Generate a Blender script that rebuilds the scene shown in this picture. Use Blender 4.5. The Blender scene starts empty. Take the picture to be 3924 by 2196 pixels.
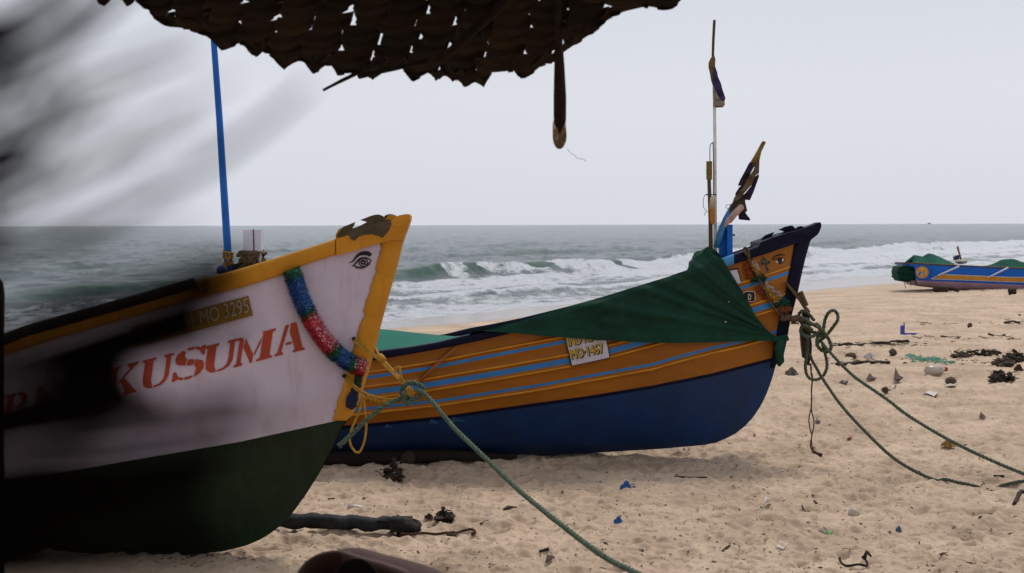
import bpy, bmesh, math, random
import numpy as np
from mathutils import Vector, geometry
random.seed(7); RNG = np.random.default_rng(11)
SC = bpy.context.scene
COL = SC.collection
# ------------------------------------------------------------------ camera
F = 5450.0; CX = 1962.0; CY = 1098.0; HZ = 861.0; CH = 1.6      # focal length, centre and horizon in photo pixels, eye height
ROLL = math.radians(-0.15)
cd = bpy.data.cameras.new('camera'); cam = bpy.data.objects.new('camera', cd); COL.objects.link(cam)
cd.sensor_width = 36.0; cd.lens = 36.0 * F / 3924.0
cd.shift_y = -(CY - HZ) / 3924.0 * -1 * -1
cam.location = (0, 0, CH); cam.rotation_euler = (math.radians(90), 0, 0)
cam.rotation_euler.rotate_axis('Z', -ROLL * -1)
cd.clip_start = 0.02; cd.clip_end = 20000
cd.dof.use_dof = True; cd.dof.focus_distance = 8.0; cd.dof.aperture_fstop = cd.lens / 5.0
SC.camera = cam
# ------------------------------------------------------------------ world, sun, exposure
SUN_EL, SUN_AZ = math.radians(56), math.radians(28)      # azimuth from +Y towards +X
w = bpy.data.worlds.new("World"); SC.world = w; w.use_nodes = True
nt = w.node_tree; nt.nodes.clear()
wo = nt.nodes.new('ShaderNodeOutputWorld'); bg = nt.nodes.new('ShaderNodeBackground')
sky = nt.nodes.new('ShaderNodeTexSky'); sky.sky_type = 'NISHITA'; sky.sun_disc = False
sky.sun_elevation = SUN_EL; sky.sun_rotation = SUN_AZ; sky.dust_density = 4.0; sky.air_density = 1.5
hs = nt.nodes.new('ShaderNodeHueSaturation'); hs.inputs['Saturation'].default_value = 0.15
tc = nt.nodes.new('ShaderNodeTexCoord'); sp = nt.nodes.new('ShaderNodeSeparateXYZ')
rp = nt.nodes.new('ShaderNodeValToRGB')
rp.color_ramp.elements[0].position = 0.0; rp.color_ramp.elements[0].color = (6.9, 7.05, 7.75, 1)
rp.color_ramp.elements[1].position = 0.6; rp.color_ramp.elements[1].color = (5.0, 5.4, 6.1, 1)
e = rp.color_ramp.elements.new(0.09); e.color = (7.0, 7.2, 7.8, 1); e2 = rp.color_ramp.elements.new(0.17); e2.color = (6.3, 6.6, 7.3, 1)
cn = nt.nodes.new('ShaderNodeTexNoise'); cn.inputs['Scale'].default_value = 1.3; cn.inputs['Detail'].default_value = 3
cm = nt.nodes.new('ShaderNodeMapRange'); cm.inputs[3].default_value = 0.95; cm.inputs[4].default_value = 1.05
ml = nt.nodes.new('ShaderNodeVectorMath'); ml.operation = 'SCALE'
mx = nt.nodes.new('ShaderNodeMix'); mx.data_type = 'RGBA'; mx.inputs[0].default_value = 0.93
nt.links.new(tc.outputs['Generated'], sp.inputs[0]); nt.links.new(sp.outputs['Z'], rp.inputs[0])
nt.links.new(tc.outputs['Generated'], cn.inputs['Vector']); nt.links.new(cn.outputs[0], cm.inputs[0])
nt.links.new(rp.outputs[0], ml.inputs[0]); nt.links.new(cm.outputs[0], ml.inputs['Scale'])
nt.links.new(sky.outputs[0], hs.inputs['Color']); nt.links.new(hs.outputs[0], mx.inputs[6])
nt.links.new(ml.outputs[0], mx.inputs[7]); nt.links.new(mx.outputs[2], bg.inputs[0])
bg.inputs[1].default_value = 0.105
nt.links.new(bg.outputs[0], wo.inputs[0])
sd = bpy.data.lights.new('sun', 'SUN'); sd.energy = 2.0; sd.angle = math.radians(20); sd.color = (1.0, 0.95, 0.88)
so = bpy.data.objects.new('sun', sd); COL.objects.link(so)
sv = Vector((math.cos(SUN_EL) * math.sin(SUN_AZ), math.cos(SUN_EL) * math.cos(SUN_AZ), math.sin(SUN_EL)))
so.rotation_euler = sv.to_track_quat('Z', 'Y').to_euler(); so.location = (0, 0, 20)
SC.view_settings.view_transform = 'Standard'; SC.view_settings.look = 'None'
SC.view_settings.exposure = 0.0; SC.view_settings.gamma = 1.0
SC.render.engine = 'CYCLES'; SC.cycles.max_bounces = 6

# ------------------------------------------------------------------ helpers
def P(px, py, Y):
    "photo pixel at depth Y -> world point"
    c, s = math.cos(ROLL), math.sin(ROLL)
    dx, dy = px - CX, py - CY
    rx = c * dx + s * dy; ry = -s * dx + c * dy
    return Vector((rx / F * Y, Y, CH - (ry + CY - HZ) / F * Y))
def hashn(ix, iy, seed):
    h = (ix.astype(np.int64) * 374761393 + iy.astype(np.int64) * 668265263 + seed * 1442695041) & 0xffffffff
    h = ((h ^ (h >> 13)) * 1274126177) & 0xffffffff
    return ((h ^ (h >> 16)) & 0xffffff) / float(0xffffff)
def vnoise(x, y, seed=0):
    ix = np.floor(x); iy = np.floor(y); fx = x - ix; fy = y - iy
    fx = fx * fx * (3 - 2 * fx); fy = fy * fy * (3 - 2 * fy)
    a = hashn(ix, iy, seed); b = hashn(ix + 1, iy, seed); c = hashn(ix, iy + 1, seed); d = hashn(ix + 1, iy + 1, seed)
    return (a * (1 - fx) + b * fx) * (1 - fy) + (c * (1 - fx) + d * fx) * fy
def fbm(x, y, o=4, seed=0):
    t = 0; a = .5; n = 0
    for i in range(o):
        t = t + a * (vnoise(x, y, seed + i) - .5) * 2; n += a; a *= .5
        x, y = x * 1.93 + y * .37 + 5.1, y * 1.93 - x * .37 + 9.7
    return t / n
def sstep(a, b, x):
    t = np.clip((x - a) / (b - a), 0, 1); return t * t * (3 - 2 * t)
def tag(o, label=None, cat=None, group=None, kind=None):
    if label: o['label'] = label
    if cat: o['category'] = cat
    if group: o['group'] = group
    if kind: o['kind'] = kind
    return o
def empty(name, loc, label, cat, group=None):
    o = bpy.data.objects.new(name, None); COL.objects.link(o); o.location = loc; o.empty_display_size = .1
    return tag(o, label, cat, group)
class MB:
    def __init__(s): s.v = []; s.f = []; s.m = []
    def add(s, vs, fs, m=0):
        k = len(s.v); s.v += [tuple(v) for v in vs]; s.f += [tuple(i + k for i in f) for f in fs]; s.m += [m] * len(fs)
    def build(s, name, mats, parent=None, smooth=True):
        me = bpy.data.meshes.new(name); 
        base = Vector(parent.location) if parent else (Vector(s.v[0]) * 0)
        if parent is None and s.v:
            arr = np.array(s.v); base = Vector(((arr[:, 0].min() + arr[:, 0].max()) / 2, (arr[:, 1].min() + arr[:, 1].max()) / 2, arr[:, 2].min()))
        if parent is not None and parent.parent is not None: base = Vector(parent.parent.location) + Vector(parent.location)
        me.from_pydata([tuple(Vector(v) - base) for v in s.v], [], s.f)
        if not isinstance(mats, (list, tuple)): mats = [mats]
        for m in mats: me.materials.append(m)
        me.polygons.foreach_set('material_index', s.m)
        if smooth: me.polygons.foreach_set('use_smooth', [True] * len(me.polygons))
        me.update()
        o = bpy.data.objects.new(name, me); COL.objects.link(o)
        if parent: o.parent = parent
        else: o.location = base
        return o
    # primitives
    def box(s, c, size, rot=None, m=0):
        from mathutils import Matrix
        R = rot if rot is not None else Matrix.Identity(3)
        x, y, z = [d / 2 for d in size]
        vs = [Vector(c) + R @ Vector((i * x, j * y, k * z)) for i in (-1, 1) for j in (-1, 1) for k in (-1, 1)]
        s.add(vs, [(0, 1, 3, 2), (4, 6, 7, 5), (0, 4, 5, 1), (2, 3, 7, 6), (0, 2, 6, 4), (1, 5, 7, 3)], m)
    def tube(s, pts, r, n=10, m=0, cap=True, jit=0):
        pts = [Vector(p) for p in pts]; N = len(pts)
        rs = r if isinstance(r, (list, tuple)) else [r] * N
        up = Vector((0.13, 0.31, 0.94)); rings = []
        prev = None
        for i, p in enumerate(pts):
            t = (pts[min(i + 1, N - 1)] - pts[max(i - 1, 0)])
            t = t.normalized() if t.length > 1e-9 else Vector((0, 0, 1))
            if prev is None:
                a = t.cross(up); a = a if a.length > .05 else t.cross(Vector((1, 0, 0)))
            else: a = prev - t * prev.dot(t)
            a.normalize(); prev = a; b = t.cross(a)
            rings.append([p + (a * math.cos(2 * math.pi * k / n) + b * math.sin(2 * math.pi * k / n)) * rs[i] * (1 + jit * random.uniform(-1, 1)) for k in range(n)])
        vs = [v for rg in rings for v in rg]; fs = []
        for i in range(N - 1):
            for k in range(n):
                fs.append((i * n + k, i * n + (k + 1) % n, (i + 1) * n + (k + 1) % n, (i + 1) * n + k))
        if cap: fs += [tuple(range(n))[::-1], tuple((N - 1) * n + k for k in range(n))]
        s.add(vs, fs, m)
    def rope(s, pts, r, strands=3, pitch=None, n=6, m=0):
        "laid rope: twisted strands along a smoothed path"
        pts = smooth_path(pts, max(4, 1)); L = [0]
        for i in range(1, len(pts)): L.append(L[-1] + (pts[i] - pts[i - 1]).length)
        tot = L[-1]; pitch = pitch or r * 7; st = max(int(tot / (pitch / 7)), 8)
        res = []
        X = np.interp(np.linspace(0, tot, st), L, [p.x for p in pts]); Yy = np.interp(np.linspace(0, tot, st), L, [p.y for p in pts]); Z = np.interp(np.linspace(0, tot, st), L, [p.z for p in pts])
        c = [Vector(q) for q in zip(X, Yy, Z)]
        prev = None; fr = []
        for i in range(st):
            t = (c[min(i + 1, st - 1)] - c[max(i - 1, 0)]).normalized()
            a = t.cross(Vector((.1, .3, .95))) if prev is None else prev - t * prev.dot(t)
            a.normalize(); prev = a; fr.append((a, t.cross(a)))
        for k in range(strands):
            q = []
            for i in range(st):
                an = 2 * math.pi * (i * tot / st / pitch + k / strands)
                q.append(c[i] + (fr[i][0] * math.cos(an) + fr[i][1] * math.sin(an)) * r * .5)
            s.tube(q, r * .56, n=n, m=m)
        # loose fibres
        for i in range(0, st, 5):
            d = Vector((random.uniform(-1, 1), random.uniform(-1, 1), random.uniform(-1, 1))).normalized()
            p0 = c[i] + d * r * .8; p1 = p0 + d * r * random.uniform(.3, .9) + Vector((random.uniform(-1, 1), 0, random.uniform(-1, 1))) * r
            wv = Vector((.0006, 0, .0006)); s.add([p0 - wv, p0 + wv, p1], [(0, 1, 2)], m)
    def lump(s, c, rx, ry, rz, n=12, rough=.15, m=0, seed=0, cut=-1.0, rotz=0):
        vs = []; fs = []; rn = np.random.default_rng(seed)
        ph = rn.uniform(0, 6.28, 6); M = n // 2 + 2
        for i in range(M + 1):
            th = math.pi * i / M
            for k in range(n):
                a = 2 * math.pi * k / n
                q = 1 + rough * (math.sin(3 * a + ph[0] + 2 * th) * .5 + math.sin(5 * th + ph[1] + a) * .5 + rn.uniform(-.5, .5))
                x, y, z = math.sin(th) * math.cos(a) * q * rx, math.sin(th) * math.sin(a) * q * ry, max(math.cos(th), cut) * q * rz
                vs.append((c[0] + x * math.cos(rotz) - y * math.sin(rotz), c[1] + x * math.sin(rotz) + y * math.cos(rotz), c[2] + z))
        for i in range(M):
            for k in range(n): fs.append((i * n + k, (i + 1) * n + k, (i + 1) * n + (k + 1) % n, i * n + (k + 1) % n))
        s.add(vs, fs, m)
    def poly(s, pts, yf, yb, m=0, side=None):
        "pixel outline -> solid between front depth yf(px,py) and back depth yb(px,py)"
        F1 = [P(x, y, yf(x, y) if callable(yf) else yf) for x, y in pts]
        B1 = [P(x, y, yf(x, y) if callable(yf) else yf) + Vector((0, (yb(x, y) if callable(yb) else yb), 0)) for x, y in pts]
        tri = geometry.tessellate_polygon([[Vector((x, -y, 0)) for x, y in pts]]); n = len(pts)
        s.add(F1 + B1, [tuple(t) for t in tri] + [tuple(i + n for i in t)[::-1] for t in tri], m)
        s.add(F1 + B1, [(i, (i + 1) % n, n + (i + 1) % n, n + i) for i in range(n)], m if side is None else side)
def smooth_path(pts, sub=5):
    pts = [Vector(p) for p in pts]; out = []
    for i in range(len(pts) - 1):
        p0 = pts[max(i - 1, 0)]; p1 = pts[i]; p2 = pts[i + 1]; p3 = pts[min(i + 2, len(pts) - 1)]
        for k in range(sub):
            t = k / sub
            out.append(.5 * ((2 * p1) + (-p0 + p2) * t + (2 * p0 - 5 * p1 + 4 * p2 - p3) * t * t + (-p0 + 3 * p1 - 3 * p2 + p3) * t ** 3))
    out.append(pts[-1]); return out
def itp(c):
    xs = [a for a, b in c]; ys = [b for a, b in c]
    return lambda x: float(np.interp(x, xs, ys))
# ---------------------------------------------------------------- materials
def mat(name, col, rough=.7, col2=None, scale=8, bump=0, bscale=None, spec=.3, thr=(.35, .65), stretch=None, metal=0, col3=None, detail=6, dirt=0, sheen=0, trans=0, wav=0):
    m = bpy.data.materials.new(name); m.use_nodes = True; n = m.node_tree; b = n.nodes['Principled BSDF']
    b.inputs['Roughness'].default_value = rough; b.inputs['Specular IOR Level'].default_value = spec; b.inputs['Metallic'].default_value = metal
    b.inputs['Base Color'].default_value = (*col, 1)
    tc = n.nodes.new('ShaderNodeTexCoord'); mp = n.nodes.new('ShaderNodeMapping'); n.links.new(tc.outputs['Object'], mp.inputs[0])
    if stretch: mp.inputs['Scale'].default_value = stretch
    if col2 is None: col2 = tuple(c * .8 for c in col)
    ns = n.nodes.new('ShaderNodeTexNoise'); ns.inputs['Scale'].default_value = scale; ns.inputs['Detail'].default_value = detail; ns.inputs['Roughness'].default_value = .6
    n.links.new(mp.outputs[0], ns.inputs['Vector'])
    r = n.nodes.new('ShaderNodeValToRGB'); r.color_ramp.elements[0].position = thr[0]; r.color_ramp.elements[1].position = thr[1]
    r.color_ramp.elements[0].color = (*col2, 1); r.color_ramp.elements[1].color = (*col, 1)
    n.links.new(ns.outputs[0], r.inputs[0]); last = r.outputs[0]
    if dirt:
        n2 = n.nodes.new('ShaderNodeTexNoise'); n2.inputs['Scale'].default_value = scale * 7; n2.inputs['Detail'].default_value = 8; n2.inputs['Roughness'].default_value = .75
        n.links.new(mp.outputs[0], n2.inputs['Vector'])
        mr = n.nodes.new('ShaderNodeMapRange'); mr.inputs[1].default_value = .52; mr.inputs[2].default_value = .70; mr.inputs[4].default_value = dirt
        n.links.new(n2.outputs[0], mr.inputs[0])
        mm = n.nodes.new('ShaderNodeMix'); mm.data_type = 'RGBA'; n.links.new(mr.outputs[0], mm.inputs[0]); n.links.new(last, mm.inputs[6])
        mm.inputs[7].default_value = (*(col3 or (.12, .09, .06)), 1); last = mm.outputs[2]
    n.links.new(last, b.inputs['Base Color'])
    if bump:
        n3 = n.nodes.new('ShaderNodeTexNoise'); n3.inputs['Scale'].default_value = bscale or scale * 4; n3.inputs['Detail'].default_value = 6
        n.links.new(mp.outputs[0], n3.inputs['Vector'])
        bp = n.nodes.new('ShaderNodeBump'); bp.inputs['Strength'].default_value = 1.0; bp.inputs['Distance'].default_value = bump
        n.links.new(n3.outputs[0], bp.inputs['Height']); n.links.new(bp.outputs[0], b.inputs['Normal'])
        if wav:
            n4 = n.nodes.new('ShaderNodeTexNoise'); n4.inputs['Scale'].default_value = 3.5; n4.inputs['Detail'].default_value = 3; n.links.new(tc.outputs['Object'], n4.inputs['Vector'])
            b2 = n.nodes.new('ShaderNodeBump'); b2.inputs['Distance'].default_value = wav; b2.inputs['Strength'].default_value = 1.0
            n.links.new(n4.outputs[0], b2.inputs['Height']); n.links.new(b2.outputs[0], bp.inputs['Normal'])
            # long soft stains running down the side
            m5 = n.nodes.new('ShaderNodeMapping'); m5.inputs['Scale'].default_value = (9, 9, .9); n.links.new(tc.outputs['Object'], m5.inputs[0])
            n5 = n.nodes.new('ShaderNodeTexNoise'); n5.inputs['Scale'].default_value = 1.6; n5.inputs['Detail'].default_value = 7; n5.inputs['Roughness'].default_value = .65; n.links.new(m5.outputs[0], n5.inputs['Vector'])
            r5 = n.nodes.new('ShaderNodeMapRange'); r5.inputs[1].default_value = .52; r5.inputs[2].default_value = .78; r5.inputs[4].default_value = .55; n.links.new(n5.outputs[0], r5.inputs[0])
            x5 = n.nodes.new('ShaderNodeMix'); x5.data_type = 'RGBA'; n.links.new(r5.outputs[0], x5.inputs[0]); n.links.new(last, x5.inputs[6]); x5.inputs[7].default_value = (*(col3 or (.12, .09, .06)), 1)
            n.links.new(x5.outputs[2], b.inputs['Base Color'])
    if trans:
        b.inputs['Transmission Weight'].default_value = trans
    return m
M = {}
M['ypaint'] = mat('yellow_paint', (.62, .27, .012), .42, (.50, .20, .01), 3, .0006, 60, dirt=.35, col3=(.30, .13, .02), wav=.012)
M['wpaint'] = mat('lilac_white_paint', (.61, .53, .64), .5, (.54, .47, .57), 2.2, .0005, 50, dirt=.25, col3=(.34, .27, .30), wav=.012)  # lilac in the base colour stands for blue skylight on white paint
M['gpaint'] = mat('dark_green_paint', (.004, .022, .007), .45, (.003, .014, .004), 3, .0006, 40, dirt=.3, col3=(.03, .035, .02), wav=.012)
M['opaint'] = mat('orange_paint', (.37, .125, .005), .42, (.26, .085, .004), 2.5, .0006, 50, stretch=(.6, 1, 2.4), dirt=.35, col3=(.22, .09, .02), wav=.012)
M['oridge'] = mat('yellow_ridge_paint', (.68, .29, .012), .35, (.50, .19, .01), 6, .0004, 60)  # lighter yellow puts the skylight on the ridge tops into the paint
M['bstripe'] = mat('blue_stripe_paint', (.035, .22, .56), .5, (.03, .17, .44), 6, .0004, 60, dirt=.3, col3=(.1, .12, .14))
M['navy'] = mat('navy_paint', (.003, .032, .125), .5, (.002, .02, .075), 2.5, .0006, 40, dirt=.35, col3=(.02, .025, .03), wav=.012)
M['navyk'] = mat('black_navy_paint', (.004, .006, .024), .55, (.003, .004, .016), 4, .0006, 60, spec=.12, dirt=.15, col3=(.05, .05, .06))
M['rubber'] = mat('black_rubber', (.012, .010, .009), .7, (.02, .018, .015), 6, .001, 50, spec=.12)
M['wood'] = mat('weathered_wood', (.13, .085, .05), .8, (.06, .04, .025), 5, .002, 30, stretch=(1, 1, .2))
M['dwood'] = mat('dark_wood', (.05, .03, .018), .8, (.02, .013, .009), 8, .002, 40)
M['worn'] = mat('worn_olive_wood', (.10, .075, .04), .75, (.045, .04, .02), 9, .002, 50)
M['tarp'] = mat('dark_green_tarp', (.003, .050, .028), .85, (.0015, .028, .016), 2, .007, 9, dirt=.1, col3=(.1, .2, .15))
M['teal'] = mat('teal_tarp', (.003, .14, .095), .9, (.006, .11, .08), 3, .0008, 200)
M['grope'] = mat('green_rope', (.10, .145, .095), .9, (.045, .07, .045), 60, .0008, 300, dirt=.5, col3=(.18, .17, .12))
M['grope2'] = mat('olive_rope', (.095, .115, .075), .85, (.05, .06, .04), 50, .0008, 300, dirt=.5, col3=(.16, .14, .10))
M['yrope'] = mat('yellow_rope', (.50, .27, .035), .8, (.34, .17, .02), 60, .0008, 300)
M['brope'] = mat('brown_coir_rope', (.16, .11, .055), .9, (.07, .045, .022), 50, .001, 250)
M['cord'] = mat('rusty_cord', (.075, .035, .016), .9, (.04, .02, .01), 40)
M['blue'] = mat('bright_blue_paint', (.005, .14, .58), .45, (.004, .11, .45), 5, .0005, 60, dirt=.15, col3=(.05, .1, .2))
M['lblue'] = mat('light_blue_paint', (.05, .30, .60), .5, (.04, .2, .42), 9, .0005, 60, dirt=.4, col3=(.2, .25, .28))
M['white'] = mat('white_paint', (.74, .76, .88), .6, (.64, .65, .76), 6, .0005, 60, dirt=.3, col3=(.2, .18, .18))
M['pole'] = mat('whitewashed_pole', (.82, .80, .80), .7, (.66, .63, .62), 20, .001, 50, dirt=.5, col3=(.15, .12, .1))
M['black'] = mat('black_paint', (.012, .008, .008), .5)
M['red'] = mat('red_letter_paint', (.40, .055, .022), .5, (.32, .04, .018), 10, dirt=.2, col3=(.4, .2, .2))
M['thatch'] = mat('dry_palm_thatch', (.038, .022, .011), .9, (.012, .007, .004), 7, .002, 40)
M['thatch2'] = mat('dark_palm_thatch', (.03, .018, .010), .9, (.012, .008, .005), 7, .002, 40)
M['leaf'] = mat('dark_dry_leaf', (.035, .026, .022), .9, (.022, .016, .013), 30, spec=.05)
M['cut'] = mat('pale_cut_wood', (.62, .48, .34), .9, (.22, .15, .09), 40, .002, 90, thr=(.45, .6))
M['skin'] = mat('brown_leather', (.105, .042, .026), .6, (.075, .028, .018), 5, .0006, 200)
M['skin2'] = mat('mauve_suede', (.115, .068, .062), .85, (.09, .052, .048), 5, .0006, 300)
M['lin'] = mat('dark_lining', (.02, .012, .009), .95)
M['float_o'] = mat('orange_float', (.50, .22, .04), .6, (.40, .16, .03), 12)
M['float_w'] = mat('cream_float', (.55, .45, .33), .7, (.42, .30, .18), 18)
M['float_p'] = mat('pink_float', (.50, .33, .30), .7, (.36, .20, .17), 18)
M['purple'] = mat('purple_cloth', (.035, .014, .05), .85, (.02, .01, .03), 12, .001, 60)
M['violet'] = mat('violet_cloth', (.045, .035, .13), .8, (.03, .022, .08), 12)
M['tan'] = mat('tan_cloth', (.16, .105, .045), .9, (.09, .06, .03), 12, .001, 60)
M['plate'] = mat('dirty_white_plate', (.60, .58, .66), .5, (.50, .48, .55), 14, dirt=.55, col3=(.25, .1, .05))
M['ylet'] = mat('yellow_letters', (.60, .42, .08), .5)
M['glet'] = mat('grey_raised_letters', (.36, .34, .28), .5, (.25, .23, .18), 20)
M['husk'] = mat('coconut_husk', (.12, .085, .06), .95, (.05, .035, .025), 30, .004, 60)
M['weed'] = mat('dark_seaweed', (.05, .038, .025), .9, (.02, .015, .01), 40)
M['net'] = mat('teal_net', (.12, .34, .25), .8, (.08, .24, .18), 40)
M['plas_b'] = mat('blue_plastic', (.03, .14, .42), .35, (.02, .08, .28), 40)
M['plas_v'] = mat('violet_plastic', (.08, .08, .42), .4)
M['plas_w'] = mat('white_plastic', (.62, .57, .52), .35, (.5, .45, .4), 30)
M['plas_c'] = mat('cloudy_plastic', (.66, .58, .50), .25, (.55, .46, .38), 30, trans=.35)
M['plas_r'] = mat('red_plastic', (.45, .03, .03), .4)
M['plas_g'] = mat('green_plastic', (.22, .42, .12), .4)
M['plas_y'] = mat('amber_plastic', (.32, .19, .03), .3)
M['dleaf'] = mat('dead_brown_leaf', (.085, .04, .025), .85, (.04, .02, .014), 30)
M['pink'] = mat('pink_brick', (.42, .14, .13), .8)
M['grey'] = mat('grey_card', (.10, .11, .11), .7)
M['char'] = mat('charred_black_wood', (.012, .013, .015), .8, (.03, .032, .036), 12, .006, 25)
M['keelpink'] = mat('mauve_hull_paint', (.50, .33, .40), .55, (.40, .25, .31), 2.5, dirt=.3)
M['cblue'] = mat('royal_blue_hull', (.006, .15, .68), .45, (.005, .12, .55), 2, dirt=.15, col3=(.05, .08, .15))
M['amber'] = mat('amber_hull_stripe', (.72, .34, .04), .5, (.6, .26, .03), 3, dirt=.2)

# ---------------------------------------------------------------- terrain shape
def shore(x, y): return .836 * x - .549 * y + 19.0
def gbase(x, y):
    s = shore(x, y)
    return np.where(s > 0, -.45 * np.clip(1 - s / 13, 0, 1) ** 1.5, -.45 + np.maximum(s, -60) * .05)
def worley_dip(x, y, cell, rad, seed, prob=1.0):
    gx = np.floor(x / cell); gy = np.floor(y / cell); h = np.zeros_like(x)
    for i in (-1, 0, 1):
        for j in (-1, 0, 1):
            cx = gx + i; cy = gy + j
            px = (cx + hashn(cx, cy, seed)) * cell; py = (cy + hashn(cx, cy, seed + 1)) * cell
            an = hashn(cx, cy, seed + 2) * 3.14; on = hashn(cx, cy, seed + 3) < prob; r = rad * (.6 + .8 * hashn(cx, cy, seed + 4))
            dx = x - px; dy = y - py; u = (dx * np.cos(an) + dy * np.sin(an)) / 1.7; v = -dx * np.sin(an) + dy * np.cos(an)
            d2 = (u * u + v * v) / (r * r)
            h += on * (-np.exp(-d2 * 1.2) + .45 * np.exp(-(np.sqrt(d2) - 1.35) ** 2 * 5))
    return h
def ground(x, y, fine=True):
    x = np.asarray(x, float); y = np.asarray(y, float)
    s = shore(x, y); am = sstep(4.5, 11.5, s) * 1.7 + .05
    h = gbase(x, y) + am * .016 * fbm(x / 1.1, y / 1.1, 3, 5)
    if fine:
        h = h + am * (.012 * worley_dip(x, y, .36, .085, 21, .65) + .012 * worley_dip(x, y, .16, .04, 31, .75) + .006 * worley_dip(x, y, .085, .024, 35, .7) + .005 * fbm(x / .22, y / .22, 4, 41) + .005 * fbm(x / .07, y / .05, 3, 45) + .008 * (1 - np.abs(fbm(x / .5, y / .5, 3, 51))) - .008)
        # sand scraped up round the keels
        h = h + am * .05 * np.exp(-((y - 6.9 + .25) / .28) ** 2) * sstep(-.9, -1.4, x) * (fbm(x / .2, y / .2, 3, 61) * .6 + .6)
    return h
def gb1(x, y):
    s_ = .836 * x - .549 * y + 19.0
    return -.45 * max(0.0, min(1.0, 1 - s_ / 13)) ** 1.5 if s_ > 0 else -.45
def G(px, py, lift=0.0):
    "photo pixel -> point on the sand"
    Y = 10.0
    for _ in range(14):
        p = P(px, py, Y); z = gb1(p.x, p.y); den = CH - p.z
        Y = Y * .4 + .6 * Y * (CH - z) / max(den, 1e-4)
    p = P(px, py, Y); p.z = float(ground(np.array([p.x]), np.array([p.y]))[0]) + lift
    return p
def gpx(Y): return Y / F          # metres per photo pixel
def grid_mesh(name, X, Y, Z, m, wrap=False, attr=None):
    R, C = X.shape; me = bpy.data.meshes.new(name)
    vs = np.stack([X, Y, Z], -1).reshape(-1, 3).astype(np.float32)
    i = np.arange(R - 1)[:, None] * C + np.arange(C - 1)[None, :]
    q = np.stack([i, i + 1, i + C + 1, i + C], -1).reshape(-1, 4).astype(np.int32)
    me.vertices.add(len(vs)); me.vertices.foreach_set('co', vs.ravel())
    me.loops.add(q.size); me.loops.foreach_set('vertex_index', q.ravel())
    me.polygons.add(len(q)); me.polygons.foreach_set('loop_start', np.arange(0, q.size, 4, dtype=np.int32)); me.polygons.foreach_set('loop_total', np.full(len(q), 4, np.int32))
    me.polygons.foreach_set('use_smooth', np.ones(len(q), bool))
    me.update(calc_edges=True)
    for an, av in (attr or {}).items():
        a = me.attributes.new(an, 'FLOAT', 'POINT'); a.data.foreach_set('value', av.ravel().astype(np.float32))
    me.materials.append(m); o = bpy.data.objects.new(name, me); COL.objects.link(o); return o

# ---------------------------------------------------------------- sand
def sand_material():
    m = bpy.data.materials.new('beach_sand'); m.use_nodes = True; n = m.node_tree; b = n.nodes['Principled BSDF']; L = n.links.new
    tc = n.nodes.new('ShaderNodeTexCoord'); at = n.nodes.new('ShaderNodeAttribute'); at.attribute_name = 'wet'
    def noise(s, d=6, r=.6):
        q = n.nodes.new('ShaderNodeTexNoise'); q.inputs['Scale'].default_value = s; q.inputs['Detail'].default_value = d; q.inputs['Roughness'].default_value = r
        L(tc.outputs['Object'], q.inputs['Vector']); return q.outputs[0]
    r = n.nodes.new('ShaderNodeValToRGB'); r.color_ramp.elements[0].position = .36; r.color_ramp.elements[0].color = (.42, .30, .205, 1)
    r.color_ramp.elements[1].position = .64; r.color_ramp.elements[1].color = (.61, .45, .318, 1); L(noise(1.3), r.inputs[0])
    # fine dark grit and shell flecks
    g = n.nodes.new('ShaderNodeMapRange'); g.inputs[1].default_value = .55; g.inputs[2].default_value = .72; g.inputs[4].default_value = .85; L(noise(38, 5, .8), g.inputs[0])
    m1 = n.nodes.new('ShaderNodeMix'); m1.data_type = 'RGBA'; L(g.outputs[0], m1.inputs[0]); L(r.outputs[0], m1.inputs[6]); m1.inputs[7].default_value = (.20, .13, .085, 1)
    m2 = n.nodes.new('ShaderNodeMix'); m2.data_type = 'RGBA'; L(at.outputs['Fac'], m2.inputs[0]); L(m1.outputs[2], m2.inputs[6]); m2.inputs[7].default_value = (.27, .215, .18, 1)
    L(m2.outputs[2], b.inputs['Base Color'])
    rr = n.nodes.new('ShaderNodeMapRange'); L(at.outputs['Fac'], rr.inputs[0]); rr.inputs[3].default_value = .92; rr.inputs[4].default_value = .16; L(rr.outputs[0], b.inputs['Roughness'])
    bp = n.nodes.new('ShaderNodeBump'); bp.inputs['Distance'].default_value = .014; bs = n.nodes.new('ShaderNodeMapRange'); L(at.outputs['Fac'], bs.inputs[0]); bs.inputs[3].default_value = 1.0; bs.inputs[4].default_value = .03; L(bs.outputs[0], bp.inputs['Strength'])
    L(noise(26, 7, .7), bp.inputs['Height']); L(bp.outputs[0], b.inputs['Normal']); return m
ang = np.concatenate([np.radians(np.linspace(-179, -24, 40)), np.radians(np.linspace(-22, 22, 980)), np.radians(np.linspace(24, 179, 40))])
inv = np.concatenate([1 / np.linspace(.3, 5.2, 24), np.linspace(1 / 5.4, 1 / 48., 760), 1 / np.geomspace(52, 6000, 30)])
A, I = np.meshgrid(ang, inv); R = 1 / I
X = R * np.sin(A); Y = R * np.cos(A)
Z = ground(X, Y); s = shore(X, Y)
sw = 2.6 + .17 * (X + 2.4) + .5 * fbm(X / 3, Y / 3, 3, 71)
wet = 1 - sstep(sw - .35, sw + .5, s)
sand = grid_mesh('beach_sand', X, Y, Z, sand_material(), attr={'wet': wet}); tag(sand, kind='structure')

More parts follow.
